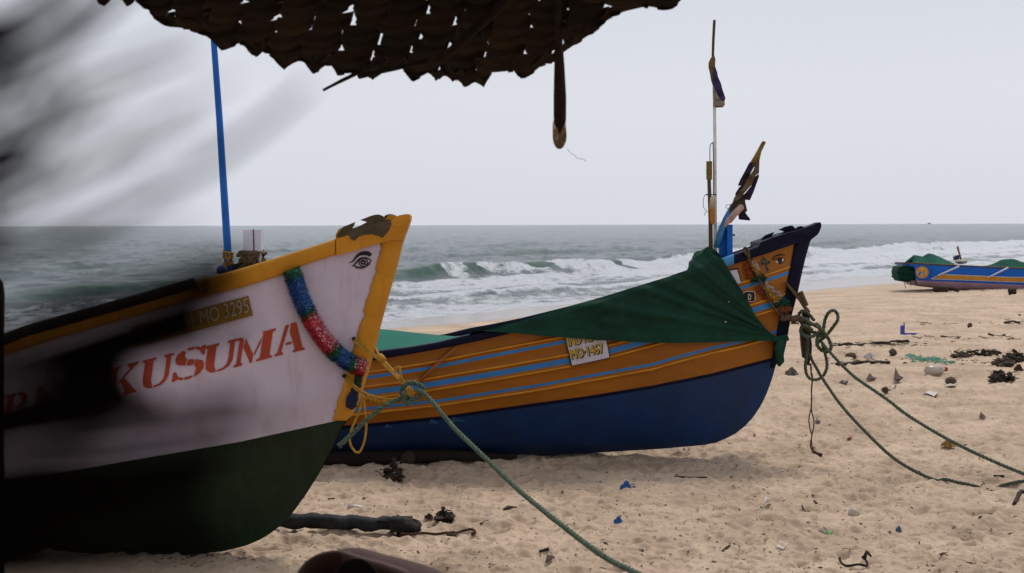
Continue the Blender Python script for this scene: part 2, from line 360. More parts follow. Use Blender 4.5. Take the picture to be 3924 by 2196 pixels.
# ---------------------------------------------------------------- sea
def sea_material():
    m = bpy.data.materials.new('sea_water'); m.use_nodes = True; n = m.node_tree; b = n.nodes['Principled BSDF']; L = n.links.new
    tc = n.nodes.new('ShaderNodeTexCoord'); at = n.nodes.new('ShaderNodeAttribute'); at.attribute_name = 'foam'
    gr = n.nodes.new('ShaderNodeAttribute'); gr.attribute_name = 'face'
    mp = n.nodes.new('ShaderNodeMapping'); mp.inputs['Rotation'].default_value = (0, 0, math.radians(-33)); mp.inputs['Scale'].default_value = (1.0, .4, 1); L(tc.outputs['Object'], mp.inputs[0])
    def noise(s, d=6, r=.65):
        q = n.nodes.new('ShaderNodeTexNoise'); q.inputs['Scale'].default_value = s; q.inputs['Detail'].default_value = d; q.inputs['Roughness'].default_value = r
        L(mp.outputs[0], q.inputs['Vector']); return q.outputs[0]
    c = n.nodes.new('ShaderNodeMix'); c.data_type = 'RGBA'; L(gr.outputs['Fac'], c.inputs[0]); c.inputs[6].default_value = (.17, .21, .222, 1); c.inputs[7].default_value = (.05, .13, .09, 1)
    ad = n.nodes.new('ShaderNodeMath'); ad.operation = 'ADD'; L(at.outputs['Fac'], ad.inputs[0])
    sb = n.nodes.new('ShaderNodeMapRange'); sb.inputs[3].default_value = -.9; sb.inputs[4].default_value = .9; L(noise(2.2, 8, .72), sb.inputs[0]); L(sb.outputs[0], ad.inputs[1])
    fr = n.nodes.new('ShaderNodeMapRange'); fr.inputs[1].default_value = .42; fr.inputs[2].default_value = .72; L(ad.outputs[0], fr.inputs[0])
    mx = n.nodes.new('ShaderNodeMix'); mx.data_type = 'RGBA'; L(fr.outputs[0], mx.inputs[0]); L(c.outputs[2], mx.inputs[6]); mx.inputs[7].default_value = (.84, .86, .90, 1)
    L(mx.outputs[2], b.inputs['Base Color'])
    rr = n.nodes.new('ShaderNodeMapRange'); L(fr.outputs[0], rr.inputs[0]); rr.inputs[3].default_value = .22; rr.inputs[4].default_value = .9; L(rr.outputs[0], b.inputs['Roughness'])
    b.inputs['IOR'].default_value = 1.33
    bp = n.nodes.new('ShaderNodeBump'); bp.inputs['Distance'].default_value = .8; bp.inputs['Strength'].default_value = 1.0; L(noise(.9, 9, .72), bp.inputs['Height']); L(bp.outputs[0], b.inputs['Normal']); return m
ang = np.concatenate([np.radians(np.linspace(-88, -26, 40)), np.radians(np.linspace(-24, 24, 1000)), np.radians(np.linspace(26, 88, 40))])
inv = np.concatenate([np.linspace(1 / 17., 1 / 400., 560), np.linspace(1 / 410., 1 / 9000., 30)])
A, I = np.meshgrid(ang, inv); R = 1 / I; X = R * np.sin(A); Y = R * np.cos(A)
s = shore(X, Y); al = .549 * X + .836 * Y; off = -s
deep = sstep(0, 14, off)
fall = 1 / (1 + (R / 300) ** 2)
def ridg(a, b_, o, sd): return 1 - np.abs(fbm(a, b_, o, sd)) * 2
Z = -.45 + 0 * X
Z += deep * .28 * ridg(s / 9, al / 22, 3, 101) + deep * .20 * ridg(s / 3.2, al / 7, 3, 103) * fall ** .12 + deep * .11 * ridg(s / 1.1, al / 2.2, 3, 107) * fall ** .4
Z += (1 - deep) * .02 * ridg(s / 1.2, al / 3, 3, 109)
def breaker(c0, h, wid, sd, ext):
    c = c0 + 1.2 * fbm(al / 14, al * 0 + sd, 2, sd) + .35 * fbm(al / 1.6, al * 0 + sd, 3, sd + 1)
    d = off - c
    k = np.where(d < 0, np.exp(-(d / (wid * .38)) ** 2), np.exp(-(d / (wid * 1.2)) ** 2))
    return h * k * ext, d
ext1 = (.75 + .4 * fbm(al / 6, al * 0, 2, 201)).clip(.35, 1.1)
b1, d1 = breaker(10.0, .50, 1.7, 203, ext1)
ext2 = (.4 + .6 * fbm(al / 12, al * 0 + 3, 2, 205)).clip(0, 1)
b2, d2 = breaker(24.0, .42, 3.0, 207, ext2); b3, d3 = breaker(42.0, .35, 4, 209, ext2[:, ::-1])
Z += b1 + b2 + b3
sw_ = np.exp(-((off - 4.3 - 1.2 * fbm(al / 6, al * 0, 4, 220)) / .4) ** 2); Z += .10 * sw_ * (1 - deep * .5)
n1 = fbm(s / 1.5, al / 5, 4, 301); n2 = fbm(s / 5, al / 16, 3, 305)
foam = (.60 + .30 * n1 + .16 * n2) * (1 - sstep(8.5, 11, off + n2 * 1.5)) + .35 * np.exp(-((off - 7.3 - n2) / 1.6) ** 2) + .22 * np.exp(-((off - 1.6 - .5 * n2) / .8) ** 2)
Z += (1 - sstep(8.5, 11, off)) * sstep(.5, 2, off) * (.05 * fbm(s / .6, al / 1.4, 4, 511) + .05 * fbm(s / 1.8, al / 5, 3, 512))
foam += .30 * np.exp(-(off / .8) ** 2)
foam += .5 * sw_
patch = vnoise(al / 3.1, al * 0 + 2, 401)
crest1 = np.exp(-((d1 + .35) / .75) ** 2)
wh_ = np.interp(al, [0, 28, 33, 34.5, 39.4, 40.3, 41.2, 41.7, 42.0, 42.6, 45.3, 45.9, 46.6, 47.0, 50.9, 51.6, 52.0, 60], [-.1, -.05, .5, .10, .12, .75, .85, .9, .2, .9, .9, .25, .3, .9, .9, .1, .9, .9]) + .45 * fbm(al / .7, s / .8, 4, 91)
foam += crest1 * sstep(.3, .60, wh_) * .75
foam -= np.exp(-((d1 + .3) / .9) ** 2) * (1 - sstep(.2, .5, wh_)) * .5
face = np.exp(-((d1 + .25) / .7) ** 2) * sstep(.15, .4, b1 / .50)
foam -= face * (1 - sstep(.3, .6, wh_)) * .9
right = sstep(4, 16, X) * (1 - sstep(90, 140, R))
foam += right * .36 * np.exp(-((off - 14) / 5) ** 2)
foam += .28 * sstep(.45, .9, n2) * (off < 30) + .10 * n1 * deep
foam += .30 * sstep(.55, .95, ridg(s / 2.6, al / 6, 3, 103)) * sstep(.1, .5, fbm(s / 9, al / 9, 2, 333) + .25) * fall ** .15
face2 = np.clip(np.exp(-((d2 + .7) / 1.1) ** 2) * ext2 + np.exp(-((d3 + .7) / 1.6) ** 2) * .5 * ext2[:, ::-1], 0, 1) * .7
sea = grid_mesh('sea', X, Y, Z, sea_material(), attr={'foam': foam - .12, 'face': np.clip(face + face2, 0, 1)}); tag(sea, kind='structure')

# ---------------------------------------------------------------- boat hulls
class Hull:
    "a hull whose side is given by its profile; half-beam grows aft from the stem and up from the keel"
    def __init__(s, Y0, top, bot, stem, B, ell, heel=0, ridges=(), power=.5):
        s.Y0 = Y0; s.top = itp(top); s.bot = itp(bot); s.stem = itp(stem); s.B = B; s.ell = ell; s.heel = heel; s.ridges = ridges; s.pw = power; s.x0 = top[0][0]; s.x1 = bot[-1][0]
    def b(s, x, y):
        L = max(0, (s.stem(y) - x)) * s.Y0 / F; yt = s.top(x); yb = max(s.bot(x), yt + 1)
        t = min(max((yb - y) / (yb - yt), 0), 1.1)
        v = .028 + s.B * (1 - math.exp(-L / s.ell)) * (t ** s.pw)
        Lf = max(0, L - 4.0); v *= max(1 - (Lf / 6) ** 2, .55)
        for r, w_, h_ in s.ridges:
            d = y - r(x)
            if -w_ < d < w_ * .5: v += h_ * (1 - (d / (w_ if d < 0 else w_ * .5)) ** 2 * 1.0) * min(1, L * 6)
        return v
    def y(s, x, y, o=0): return s.Y0 - s.b(x, y) - o
    def yf(s, x, y, o=0):
        r = s.ridges; s.ridges = (); v = s.Y0 - s.b(x, y) - o; s.ridges = r; return v
    def near(s, x, y, o=0): return P(x, y, s.y(x, y, o))
    def far(s, x, y, o=0):
        p = s.near(x, y, o); q = Vector(p); b = s.b(x, y) + o; q.y = s.Y0 + b; q.z -= s.heel * 2 * b; return q
    def shell(s, name, xs, bands, mats, parent):
        "bands: list of (curve or None for bottom, subdivisions, material index) from the rail downward"
        mb = MB()
        for side in (0, 1):
            cols = []
            for x in xs:
                yb = s.bot(x); cur = min(s.top(x), yb); ys = [cur]
                for cv, n, mi in bands:
                    nx = yb if cv is None else min(max(cv(x), cur), yb)
                    for k in range(1, n + 1): ys.append(cur + (nx - cur) * k / n)
                    cur = nx
                fn = s.near if side == 0 else s.far
                cols.append([fn(x, yy) for yy in ys])
            nr = len(cols[0]); vs = [v for c in cols for v in c]; mi = []
            for cv, n, m in bands: mi += [m] * n
            for i in range(len(xs) - 1):
                for j in range(nr - 1):
                    a, b_, c, d = i * nr + j, i * nr + j + 1, (i + 1) * nr + j + 1, (i + 1) * nr + j
                    if (vs[a] - vs[b_]).length < 1e-6 and (vs[c] - vs[d]).length < 1e-6: continue
                    mb.v; mb.f.append(tuple(len(mb.v) + q for q in ((a, b_, c, d) if side == 0 else (d, c, b_, a)))); mb.m.append(mi[j])
            mb.v += [tuple(v) for v in vs]
            if side == 0: c0 = [Vector(v) for v in cols[0]]
            else:
                k = len(mb.v); c1 = cols[0]; mb.v += [tuple(v) for v in c0] + [tuple(v) for v in c1]
                for j in range(nr - 1): mb.f.append((k + j, k + nr + j, k + nr + j + 1, k + j + 1)); mb.m.append(mi[j])
        # deck between the gunwales
        k = len(mb.v); xd = [x for x in xs if s.top(x) < s.bot(x) - 60][::2]
        for x in xd:
            a = s.near(x, s.top(x) + 25); b_ = s.far(x, s.top(x) + 25); mb.v += [tuple(a), tuple(b_)]
        for i in range(len(xd) - 1): mb.f.append((k + 2 * i, k + 2 * i + 2, k + 2 * i + 3, k + 2 * i + 1)); mb.m.append(len(mats) - 1)
        return mb.build(name, mats, parent)
    def rail(s, name, xs, bot, mats, parent, matf=lambda x: 0, proud=.022, inner=.05):
        mb = MB()
        for fn, sg in ((s.near, -1), (s.far, 1)):
            vs = []; mi = []
            for x in xs:
                yt = s.top(x); yb = bot(x); h = yb - yt; ring = []
                for (fy, o) in ((1, -.004), (1, proud * .8), (.85, proud), (.2, proud), (.05, proud * .7), (0, proud * .2)):
                    ring.append(fn(x, yt + h * fy, o))
                tp = Vector(ring[-1]); ring.append(tp + Vector((0, -sg * inner, 0))); ring.append(tp + Vector((0, -sg * inner, -.05)))
                vs += ring
            n = 8; fs = []
            for i in range(len(xs) - 1):
                for j in range(n):
                    q = (i * n + j, i * n + (j + 1) % n, (i + 1) * n + (j + 1) % n, (i + 1) * n + j)
                    fs.append(q if sg < 0 else q[::-1]); mi.append(matf(xs[i]))
            fs += [tuple(range(n)), tuple((len(xs) - 1) * n + j for j in range(n))[::-1]]; mi += [matf(xs[0]), matf(xs[-1])]
            k = len(mb.v); mb.v += [tuple(v) for v in vs]; mb.f += [tuple(a + k for a in f) for f in fs]; mb.m += mi
        return mb.build(name, mats, parent)
    def stempost(s, name, left, right, ys, m, parent, proud=.014):
        mb = MB(); vs = []
        for y in ys:
            xl, xr = left(y), max(right(y), left(y) + 2); ring = []
            for k in range(5):
                x = xl + (xr - xl) * k / 4; ring.append(P(x, y, s.y(x, y, proud if 0 < k < 4 else proud * .4)))
            for k in range(4, -1, -1):
                q = Vector(ring[k]); q.y = 2 * s.Y0 - q.y; ring.append(q)
            vs += ring
        n = 10; fs = [(i * n + j, i * n + (j + 1) % n, (i + 1) * n + (j + 1) % n, (i + 1) * n + j) for i in range(len(ys) - 1) for j in range(n)]
        fs += [tuple(range(n))[::-1], tuple((len(ys) - 1) * n + j for j in range(n))]
        mb.add(vs, fs); return mb.build(name, m, parent)
def text_polys(txt, size=1.0):
    cu = bpy.data.curves.new('t', 'FONT'); cu.body = txt; cu.size = size; cu.resolution_u = 4
    o = bpy.data.objects.new('t', cu); COL.objects.link(o); dg = bpy.context.evaluated_depsgraph_get(); dg.update()
    me = o.evaluated_get(dg).to_mesh(); vs = [(v.co.x, v.co.y) for v in me.vertices]; fs = [tuple(p.vertices) for p in me.polygons]
    o.evaluated_get(dg).to_mesh_clear(); bpy.data.objects.remove(o); bpy.data.curves.remove(cu); return vs, fs
def decal_text(mb, txt, org, u, v, hull, off, m=0, bold=0, flat=False):
    vs, fs = text_polys(txt); w_ = max(a for a, b_ in vs)
    def mp(a, b_, dx=0, dy=0): return (org[0] + u[0] * a / w_ + v[0] * b_ / .73 + dx, org[1] + u[1] * a / w_ + v[1] * b_ / .73 + dy)
    for (dx, dy) in ([(0, 0)] if not bold else [(0, 0), (bold, 0), (-bold, 0), (0, bold), (0, -bold)]):
        q = [mp(a, b_, dx, dy) for a, b_ in vs]
        o2 = off + .0002 * abs(dx) / max(bold, 1) + .0003 * abs(dy) / max(bold, 1)
        mb.add([P(x, y, (hull.yf if flat else hull.y)(x, y, o2)) for x, y in q], fs, m)
def lin(p, q, n): return [p + (q - p) * i / (n - 1) for i in range(n)]

# ---------------------------------------------------------------- near boat
A_top = [(-3000, 1560), (-2000, 1545), (-1000, 1480), (-400, 1390), (0, 1302), (96, 1263), (323, 1199), (563, 1131), (769, 1071), (922, 1029), (1027, 997), (1150, 959), (1286, 915), (1450, 868), (1573, 829)]
A_sil = [(-3000, 2110), (-2000, 2170), (-1000, 2190), (0, 2173), (457, 2148), (700, 2130), (853, 2113), (943, 2091), (1007, 2063), (1067, 2021), (1109, 1976), (1165, 1899), (1216, 1818), (1242, 1771), (1276, 1707), (1306, 1640), (1345, 1590), (1372, 1540), (1403, 1440), (1435, 1335), (1452, 1258), (1481, 1150), (1495, 1102), (1520, 1015), (1544, 917), (1569, 854), (1573, 829)]
A_stem = sorted([(y, x) for x, y in A_sil if x >= 457]) + [(2200, 300), (2300, 0)]
HA = Hull(6.9, A_top, A_sil, A_stem, .62, 1.5, heel=.11, power=.42)
A_rb = itp([(-3000, 1615), (-1000, 1540), (-400, 1455), (0, 1366), (202, 1300), (500, 1215), (769, 1140), (947, 1095), (1087, 1053), (1156, 1018), (1286, 976), (1462, 924), (1573, 890)])
A_wg = itp([(-3000, 1990), (-1000, 1960), (0, 1851), (555, 1755), (909, 1695), (1272, 1616), (1320, 1606), (1400, 1590)])
xa = sorted(set([-3000 + 200 * i for i in range(14)] + list(range(-200, 1100, 25)) + list(range(1100, 1574, 8)) + [1573]))
boatA = empty('fishing_boat', (-1.5, 6.9, 0), 'white fishing boat with yellow rail, dark green bottom and red stencilled name, nearest', 'boat', 'fishing boats drawn up on the beach')
HA.shell('hull', xa, [(A_rb, 2, 0), (A_wg, 14, 1), (None, 12, 2)], [M['ypaint'], M['wpaint'], M['gpaint'], M['rubber']], boatA)
HA.rail('rubbing_strake', [x for x in xa if -3000 <= x <= 1290], itp([(x, A_rb(x)) for x in range(-3000, 1600, 50)]), [M['ypaint'], M['rubber']], boatA)
cap_top = HA.top; HB_ = HA.top
# black rubber capping on the aft part of the rail
mb = MB()
for fn, sg in ((HA.near, -1), (HA.far, 1)):
    pts = [fn(x, HA.top(x) + 10, .012) + Vector((0, 0, .004)) for x in xa if x <= 769]
    mb.tube(pts, .026, 10)
mb.build('rubber_capping', M['rubber'], boatA)
A_sl = itp(sorted([(y, x) for x, y in [(1462, 915), (1454, 973), (1443, 1015), (1436, 1050), (1427, 1077), (1418, 1110), (1406, 1140), (1396, 1180), (1393, 1213), (1380, 1240), (1372, 1272), (1362, 1310), (1351, 1342), (1340, 1390), (1325, 1430), (1307, 1500), (1288, 1552), (1274, 1617)]]))
ysA = list(np.linspace(880, 1612, 60))
jag = lambda y: A_sl(y) + 3.5 * math.sin(y * .11) * math.sin(y * .037 + 1) + 2 * math.sin(y * .31)
HA.stempost('stem_post', jag, HA.stem, ysA, M['ypaint'], boatA)
headA = [(1287, 916), (1340, 899), (1400, 881), (1450, 866), (1480, 856), (1500, 846), (1516, 832), (1534, 824), (1556, 820), (1568, 821), (1573, 829), (1571, 845), (1563, 868), (1552, 896), (1544, 920), (1500, 922), (1462, 930), (1400, 948), (1340, 966), (1287, 979)]
teethA = [(1287, 918), (1285, 905), (1287, 896), (1296, 880), (1317, 868), (1340, 859), (1359, 851), (1352, 866), (1345, 876), (1362, 872), (1385, 862), (1406, 851), (1392, 847), (1378, 843), (1398, 836), (1415, 829), (1435, 823), (1450, 822), (1464, 827), (1476, 839), (1484, 830), (1495, 824), (1508, 825), (1515, 830), (1534, 824), (1556, 820), (1568, 821), (1573, 829), (1571, 845), (1563, 868), (1552, 896), (1544, 920), (1500, 922), (1462, 930), (1400, 948), (1340, 966), (1287, 979)]
mb = MB(); mb.poly(headA, lambda x, y: HA.y(x, max(y, 860), .024), lambda x, y: 2 * (HA.b(x, max(y, 860)) + .024))
mb.poly(teethA[:-8] + [(1520, 850), (1287, 950)], lambda x, y: 6.9 - .045, .035); hd = mb.build('carved_bow_piece', M['ypaint'], boatA, smooth=False)
bv = hd.modifiers.new('b', 'BEVEL'); bv.width = .006; bv.segments = 2; bv.limit_method = 'ANGLE'
sub0 = lambda p, n: [(p[i][0] + (p[(i + 1) % len(p)][0] - p[i][0]) * k / n, p[i][1] + (p[(i + 1) % len(p)][1] - p[i][1]) * k / n) for i in range(len(p)) for k in range(n)]
# worn olive patch on the carved notches
wornA = [(1289, 902), (1296, 880), (1317, 868), (1340, 859), (1358, 852), (1352, 866), (1345, 876), (1362, 872), (1385, 862), (1405, 851), (1379, 843), (1398, 836), (1415, 829), (1435, 823), (1450, 822), (1464, 827), (1476, 839), (1495, 846), (1500, 858), (1492, 880), (1478, 898), (1466, 912), (1450, 905), (1425, 898), (1395, 900), (1372, 908), (1360, 920), (1345, 918), (1335, 900), (1320, 885), (1300, 890)]
mb = MB(); mb.poly([p for p in wornA if p[1] < 878 or p[0] < 1296] + [(1478, 878), (1400, 897), (1300, 915)], lambda x, y: 6.9 - .049, .042); mb.poly(sub0([(1345, 885), (1400, 868), (1495, 840), (1500, 858), (1492, 880), (1478, 898), (1466, 912), (1450, 905), (1425, 898), (1395, 900), (1372, 908), (1360, 922), (1345, 918), (1335, 900)], 3), lambda x, y: HA.y(x, max(y, 860), .027), .004)
mb.build('worn_patch', M['worn'], hd, smooth=False)
mb = MB(); mb.lump(P(1495, 830, 6.9), .03, .03, .012, seed=3, rough=.1); mb.build('knob', M['worn'], hd)
# eye
def strokes(mb, hull, lines, off, m=0):
    for pts, wds in lines:
        n = len(pts); pp = [Vector((a, b_, 0)) for a, b_ in pts]; pp = smooth_path(pp, 4); wi = np.interp(np.linspace(0, 1, len(pp)), np.linspace(0, 1, len(wds)), wds)
        vs = []
        for i, p in enumerate(pp):
            t = (pp[min(i + 1, len(pp) - 1)] - pp[max(i - 1, 0)]).normalized(); nn = Vector((-t.y, t.x, 0)) * wi[i] / 2
            for q in (p + nn, p - nn): vs.append(P(q.x, q.y, hull.y(q.x, q.y, off)))
        mb.add(vs, [(2 * i, 2 * i + 1, 2 * i + 3, 2 * i + 2) for i in range(len(pp) - 1)], m)
def R2(x, y): return (800 + x * .3495, 700 + y * .3495)
mb = MB()
L_ = [([R2(1535, 878), R2(1580, 860), R2(1630, 800), R2(1690, 775), R2(1745, 778), R2(1775, 800)], [1.5, 5, 9, 15, 17, 13]),
      ([R2(1565, 922), R2(1610, 885), R2(1650, 838), R2(1700, 825), R2(1745, 832), R2(1782, 850)], [2, 5, 6, 6, 5, 3]),
      ([R2(1590, 905), R2(1640, 928), R2(1690, 925), R2(1745, 893), R2(1782, 852)], [3, 4, 5, 5, 3])]
c0 = R2(1692, 872)
L_.append(([(c0[0] + 16 * math.cos(a), c0[1] + 16 * math.sin(a)) for a in np.linspace(0, 6.3, 14)], [4, 4]))
L_.append(([(c0[0] + 7 * math.cos(a), c0[1] + 7 * math.sin(a)) for a in np.linspace(0, 6.3, 10)], [7, 7]))
for k in range(12):
    t = k / 11; x = 1600 + 165 * t; y = 915 + 22 * math.sin(math.pi * (t * .9)) - 45 * t * t; L_.append(([R2(x, y), R2(x + 4, y + 24)], [3.5, 1.5]))
for k in range(8):
    t = k / 7; x = 1610 + 120 * t; y = 882 - 52 * math.sin(t * 1.6); L_.append(([R2(x, y), R2(x - 12, y - 12)], [3, 1]))
strokes(mb, HA, L_, .004); ey = mb.build('painted_eye', M['black'], boatA, smooth=False)
# stencilled name  (letters drawn in a unit cell, x right, y up)
ST = {
 'A': [[(0, 0), (.30, 0), (.30, .06), (.22, .10), (.38, .98), (.30, 1), (.18, .98), (.08, .12), (0, .06)][:0] or [(.0, 0), (.27, 0), (.27, .07), (.20, .10), (.36, .97), (.24, .97), (.08, .1), (0, .07)],
       [(.42, 1.0), (.60, 1.0), (.92, .1), (1.0, .06), (1.0, 0), (.60, 0), (.60, .06), (.66, .1), (.58, .33), (.42, .72)], [(.33, .30), (.52, .30), (.54, .38), (.34, .38)]],
 'M': [[(0, 0), (.22, 0), (.22, .07), (.17, .1), (.17, .9), (.10, 1), (0, 1), (0, .93), (.06, .9), (.06, .1), (0, .07)],
       [(.22, .92), (.48, .30), (.48, 0), (.44, 0), (.19, .62)], [(.51, .34), (.64, .80), (.64, .62), (.52, .22)],
       [(.66, 1), (1.0, 1), (1.0, .93), (.93, .9), (.93, .1), (1.0, .07), (1.0, 0), (.60, 0), (.60, .07), (.68, .1), (.68, .9)]],
 'U': [[(0, 1), (.42, 1), (.42, .93), (.35, .9), (.35, .25), (.42, .06), (.42, 0), (.25, .04), (.12, .16), (.08, .35), (.08, .9), (0, .93)],
       [(.70, 1), (1.0, 1), (1.0, .93), (.92, .9), (.92, .3), (.84, .12), (.68, .02), (.47, 0), (.47, .06), (.66, .10), (.76, .22), (.78, .4), (.78, .9), (.70, .93)]],
 'S': [[(.02, .02), (.10, .02), (.18, .07), (.36, .0), (.36, .08), (.20, .14), (.10, .32), (.02, .32)], [(.40, 0), (.62, 0), (.66, .08), (.40, .08)],
       [(.70, .02), (.86, .08), (.97, .22), (.97, .38), (.90, .50), (.70, .58), (.66, .42), (.74, .30), (.72, .14)],
       [(.42, .44), (.62, .42), (.66, .58), (.44, .64)], [(.38, .46), (.40, .66), (.32, .76), (.34, .90), (.22, .95), (.08, .86), (.03, .72), (.10, .56), (.22, .50)],
       [(.38, 1), (.60, 1), (.60, .92), (.40, .92)], [(.64, .99), (.80, .93), (.88, .98), (.95, .98), (.95, .68), (.88, .68), (.78, .85), (.64, .91)]],
 'K': [[(0, 0), (.40, 0), (.40, .07), (.33, .1), (.33, .9), (.40, .93), (.40, 1), (0, 1), (0, .93), (.08, .9), (.08, .1), (0, .07)],
       [(.62, 1), (.95, 1), (.95, .93), (.85, .88), (.55, .56), (.38, .50), (.38, .44), (.72, .86), (.62, .93)], [(.46, .50), (.58, .58), (.92, .12), (1.0, .07), (1.0, 0), (.60, 0), (.60, .07), (.66, .12)]],
 'N': [[(0, 0), (.25, 0), (.25, .07), (.18, .1), (.18, .75), (.08, .9), (.06, .1), (0, .07)], [(.0, 1), (.25, 1), (.80, .3), (.80, 0), (.72, 0), (.22, .66)],
       [(.70, 1), (.95, 1), (.95, .93), (.88, .9), (.88, .1), (.84, .05), (.84, .9), (.70, .93)]],
 'R': [[(0, 0), (.40, 0), (.40, .07), (.33, .1), (.33, .9), (.40, .93), (.40, 1), (0, 1), (0, .93), (.08, .9), (.08, .1), (0, .07)],
       [(.45, 1), (.68, .98), (.85, .86), (.86, .66), (.76, .54), (.45, .48), (.45, .56), (.60, .64), (.62, .80), (.58, .90), (.45, .92)],
       [(.46, .44), (.62, .48), (.76, .44), (.90, .12), (1.0, .07), (1.0, 0), (.66, 0), (.60, .1), (.54, .36), (.46, .38)]]}
mb = MB()
def line_y(x): return float(np.interp(x, [-300, 60, 580, 924, 1060, 1200], [1708, 1625, 1487, 1402, 1364, 1333]))
for ch, xl, xr, h in [('V', 0, 0, 0)][:0] + [('R', 5, 105, 122), ('N', 120, 222, 122), ('A', 238, 340, 122), ('K', 392, 520, 120), ('U', 531, 650, 118), ('S', 655, 778, 122), ('U', 772, 896, 112), ('M', 894, 1040, 112), ('A', 1052, 1166, 116)]:
    yl, yr = line_y(xl), line_y(xr); sl = (yr - yl) / (xr - xl)
    for pl in ST[ch]:
        q = []
        for (a, b_) in pl: q.append((xl + a * (xr - xl) - sl * -1 * -b_ * h * .55 * -1 * -1, yl + (yr - yl) * a - b_ * h))
        mb.poly(q, lambda x, y: HA.y(x, y, .004), .003)
mb.build('stencilled_name', M['red'], boatA, smooth=False)
# number board
mb = MB(); bd = [(505, 1252), (950, 1134), (967, 1209), (520, 1330)]
sub = lambda p, n: [(p[i][0] + (p[(i + 1) % len(p)][0] - p[i][0]) * k / n, p[i][1] + (p[(i + 1) % len(p)][1] - p[i][1]) * k / n) for i in range(len(p)) for k in range(n)]
mb.poly(sub(bd, 8), lambda x, y: HA.y(x, y, .010), .012); npb = mb.build('number_board', mat('ochre_board', (.26, .14, .012), .5, (.20, .10, .01), 8), boatA, smooth=False)
mb = MB(); decal_text(mb, 'IND KL 01 MO 3295', (530, 1308), (425, -112), (-8, -58), HA, .016)
mb.build('raised_letters', M['glet'], npb, smooth=False)
# rope holes
for i, (x, y) in enumerate(((1356, 1299), (1319, 1441))):
    mb = MB(); mb.poly([(x + 9 * math.cos(a), y + 8 * math.sin(a)) for a in np.linspace(0, 6.28, 12)[:-1]], lambda a, b_: HA.y(a, b_, .0155), .003); mb.build('rope_hole', M['black'], boatA, smooth=False)
# mooring post on the foredeck with rope turns
post = MB(); post.poly([(931, 881), (999, 880), (999, 1040), (931, 1040)], 6.78, .10); pst = post.build('mooring_post', M['white'], boatA, smooth=False)
mb = MB(); mb.poly([(969, 878), (971.5, 878), (974, 962), (970.5, 962)], 6.776, .003); mb.build('crack', M['black'], pst, smooth=False)
mb = MB()
for k in range(9):
    y = 964 + k * 8; rr = .052 + .006 * math.sin(k * 1.7) + .001 * k
    mb.tube([P(966, y, 6.83) + Vector((rr * math.cos(a), rr * math.sin(a), random.uniform(-.004, .004))) for a in np.linspace(0, 6.4, 18)], .0075, 6)
for k in range(14):
    a0 = random.uniform(0, 6); mb.tube([P(966, 960 + 5 * random.random(), 6.83) + Vector((.056 * math.cos(a0), -.05, .0)), P(966 + random.uniform(-40, 40), 1022 + random.uniform(-10, 6), 6.76)], .005, 5)
mb.build('rope_turns', M['brope'], boatA)
mb = MB(); mb.tube([P(908, 978, 6.80), P(940, 975, 6.79), P(1023, 970, 6.82)], [.011, .009, .009], 8); mb.build('peg', mat('pinkish_peg', (.22, .12, .09), .7), pst)
mb = MB(); mb.poly([(888, 1012), (928, 1009), (926, 1036), (888, 1040)], 6.8, .1); mb.build('cleat', M['dwood'], boatA, smooth=False)
buoy = MB(); buoy.lump(P(853, 1036, 6.86), .032, .03, .026, 14, .03); tag(buoy.build('buoy', mat('violet_buoy', (.06, .06, .25), .5)), 'small violet buoy behind the foot of the blue pole on the white boat', 'buoy')
bp_ = empty('pole', tuple(P(876, 1045, 6.75)), 'tall blue pole lashed upright to the rail of the white boat', 'pole')
mb = MB(); mb.tube([P(877, 1060, 6.74), P(872, 960, 6.74), P(858, 740, 6.75), P(840, 450, 6.76), P(818, 150, 6.78), P(800, -150, 6.8)], [.019, .0185, .0175, .016, .0145, .013], 12); mb.build('shaft', M['blue'], bp_)
mb = MB()
for yy in list(range(966, 991, 5)) + [1006, 1012]:
    mb.tube([P(873.5, yy + random.uniform(-2, 2), 6.74) + Vector((.0225 * math.cos(a), .0225 * math.sin(a), .005 * math.sin(a + yy))) for a in np.linspace(0, 6.4, 14)], .0045, 5)
mb.tube([P(866, 985, 6.71), P(880, 1010, 6.71)], .004, 5); mb.tube([P(882, 985, 6.71), P(866, 1008, 6.71)], .004, 5); mb.tube([P(865, 1010, 6.71), P(868, 1040, 6.71)], .004, 5)
mb.build('lashing', M['yrope'], bp_)

# tinsel garland round the near bow
def tinsel(path, r, secs, name, parent=None, label=None, flat=1.0, mats=None, dens=900):
    pp = smooth_path(path, 8); L = [0]
    for i in range(1, len(pp)): L.append(L[-1] + (pp[i] - pp[i - 1]).length)
    for (t0, t1, mt) in secs:
        seg = [pp[i] for i in range(len(pp)) if t0 - 1e-6 <= L[i] / L[-1] <= t1 + .04]
        if len(seg) < 2: continue
        mb = MB(); mb.tube(seg, r * .86, 14, jit=.05)
        for k in range(int(dens * (t1 - t0)) + 60):
            u = random.random() * (len(seg) - 1); i = int(u); f = u - i; c = seg[i].lerp(seg[min(i + 1, len(seg) - 1)], f)
            t = (seg[min(i + 1, len(seg) - 1)] - seg[i]).normalized(); a = t.cross(Vector((0, 1, .01))).normalized(); b_ = t.cross(a); an = random.uniform(0, 6.283)
            d = a * math.cos(an) + b_ * math.sin(an); q = c + d * r * .84; tip = c + d * r * random.uniform(1.0, 1.22) + t * random.uniform(-.010, .010)
            sd_ = d.cross(t) * random.uniform(.0025, .005); mb.add([q - sd_, q + sd_, tip], [(0, 1, 2)], (1 if (d.x > .1 and random.random() < .7) else 0))  # lighter bristles on the right paint the garland's highlight into the colour
        mb.build('tinsel_section', mt, parent)
def TM(n, c, hi): return [mat(n, c, .55, tuple(v * .6 for v in c), 30, .002, 200), mat(n + '_tips', hi, .5)]
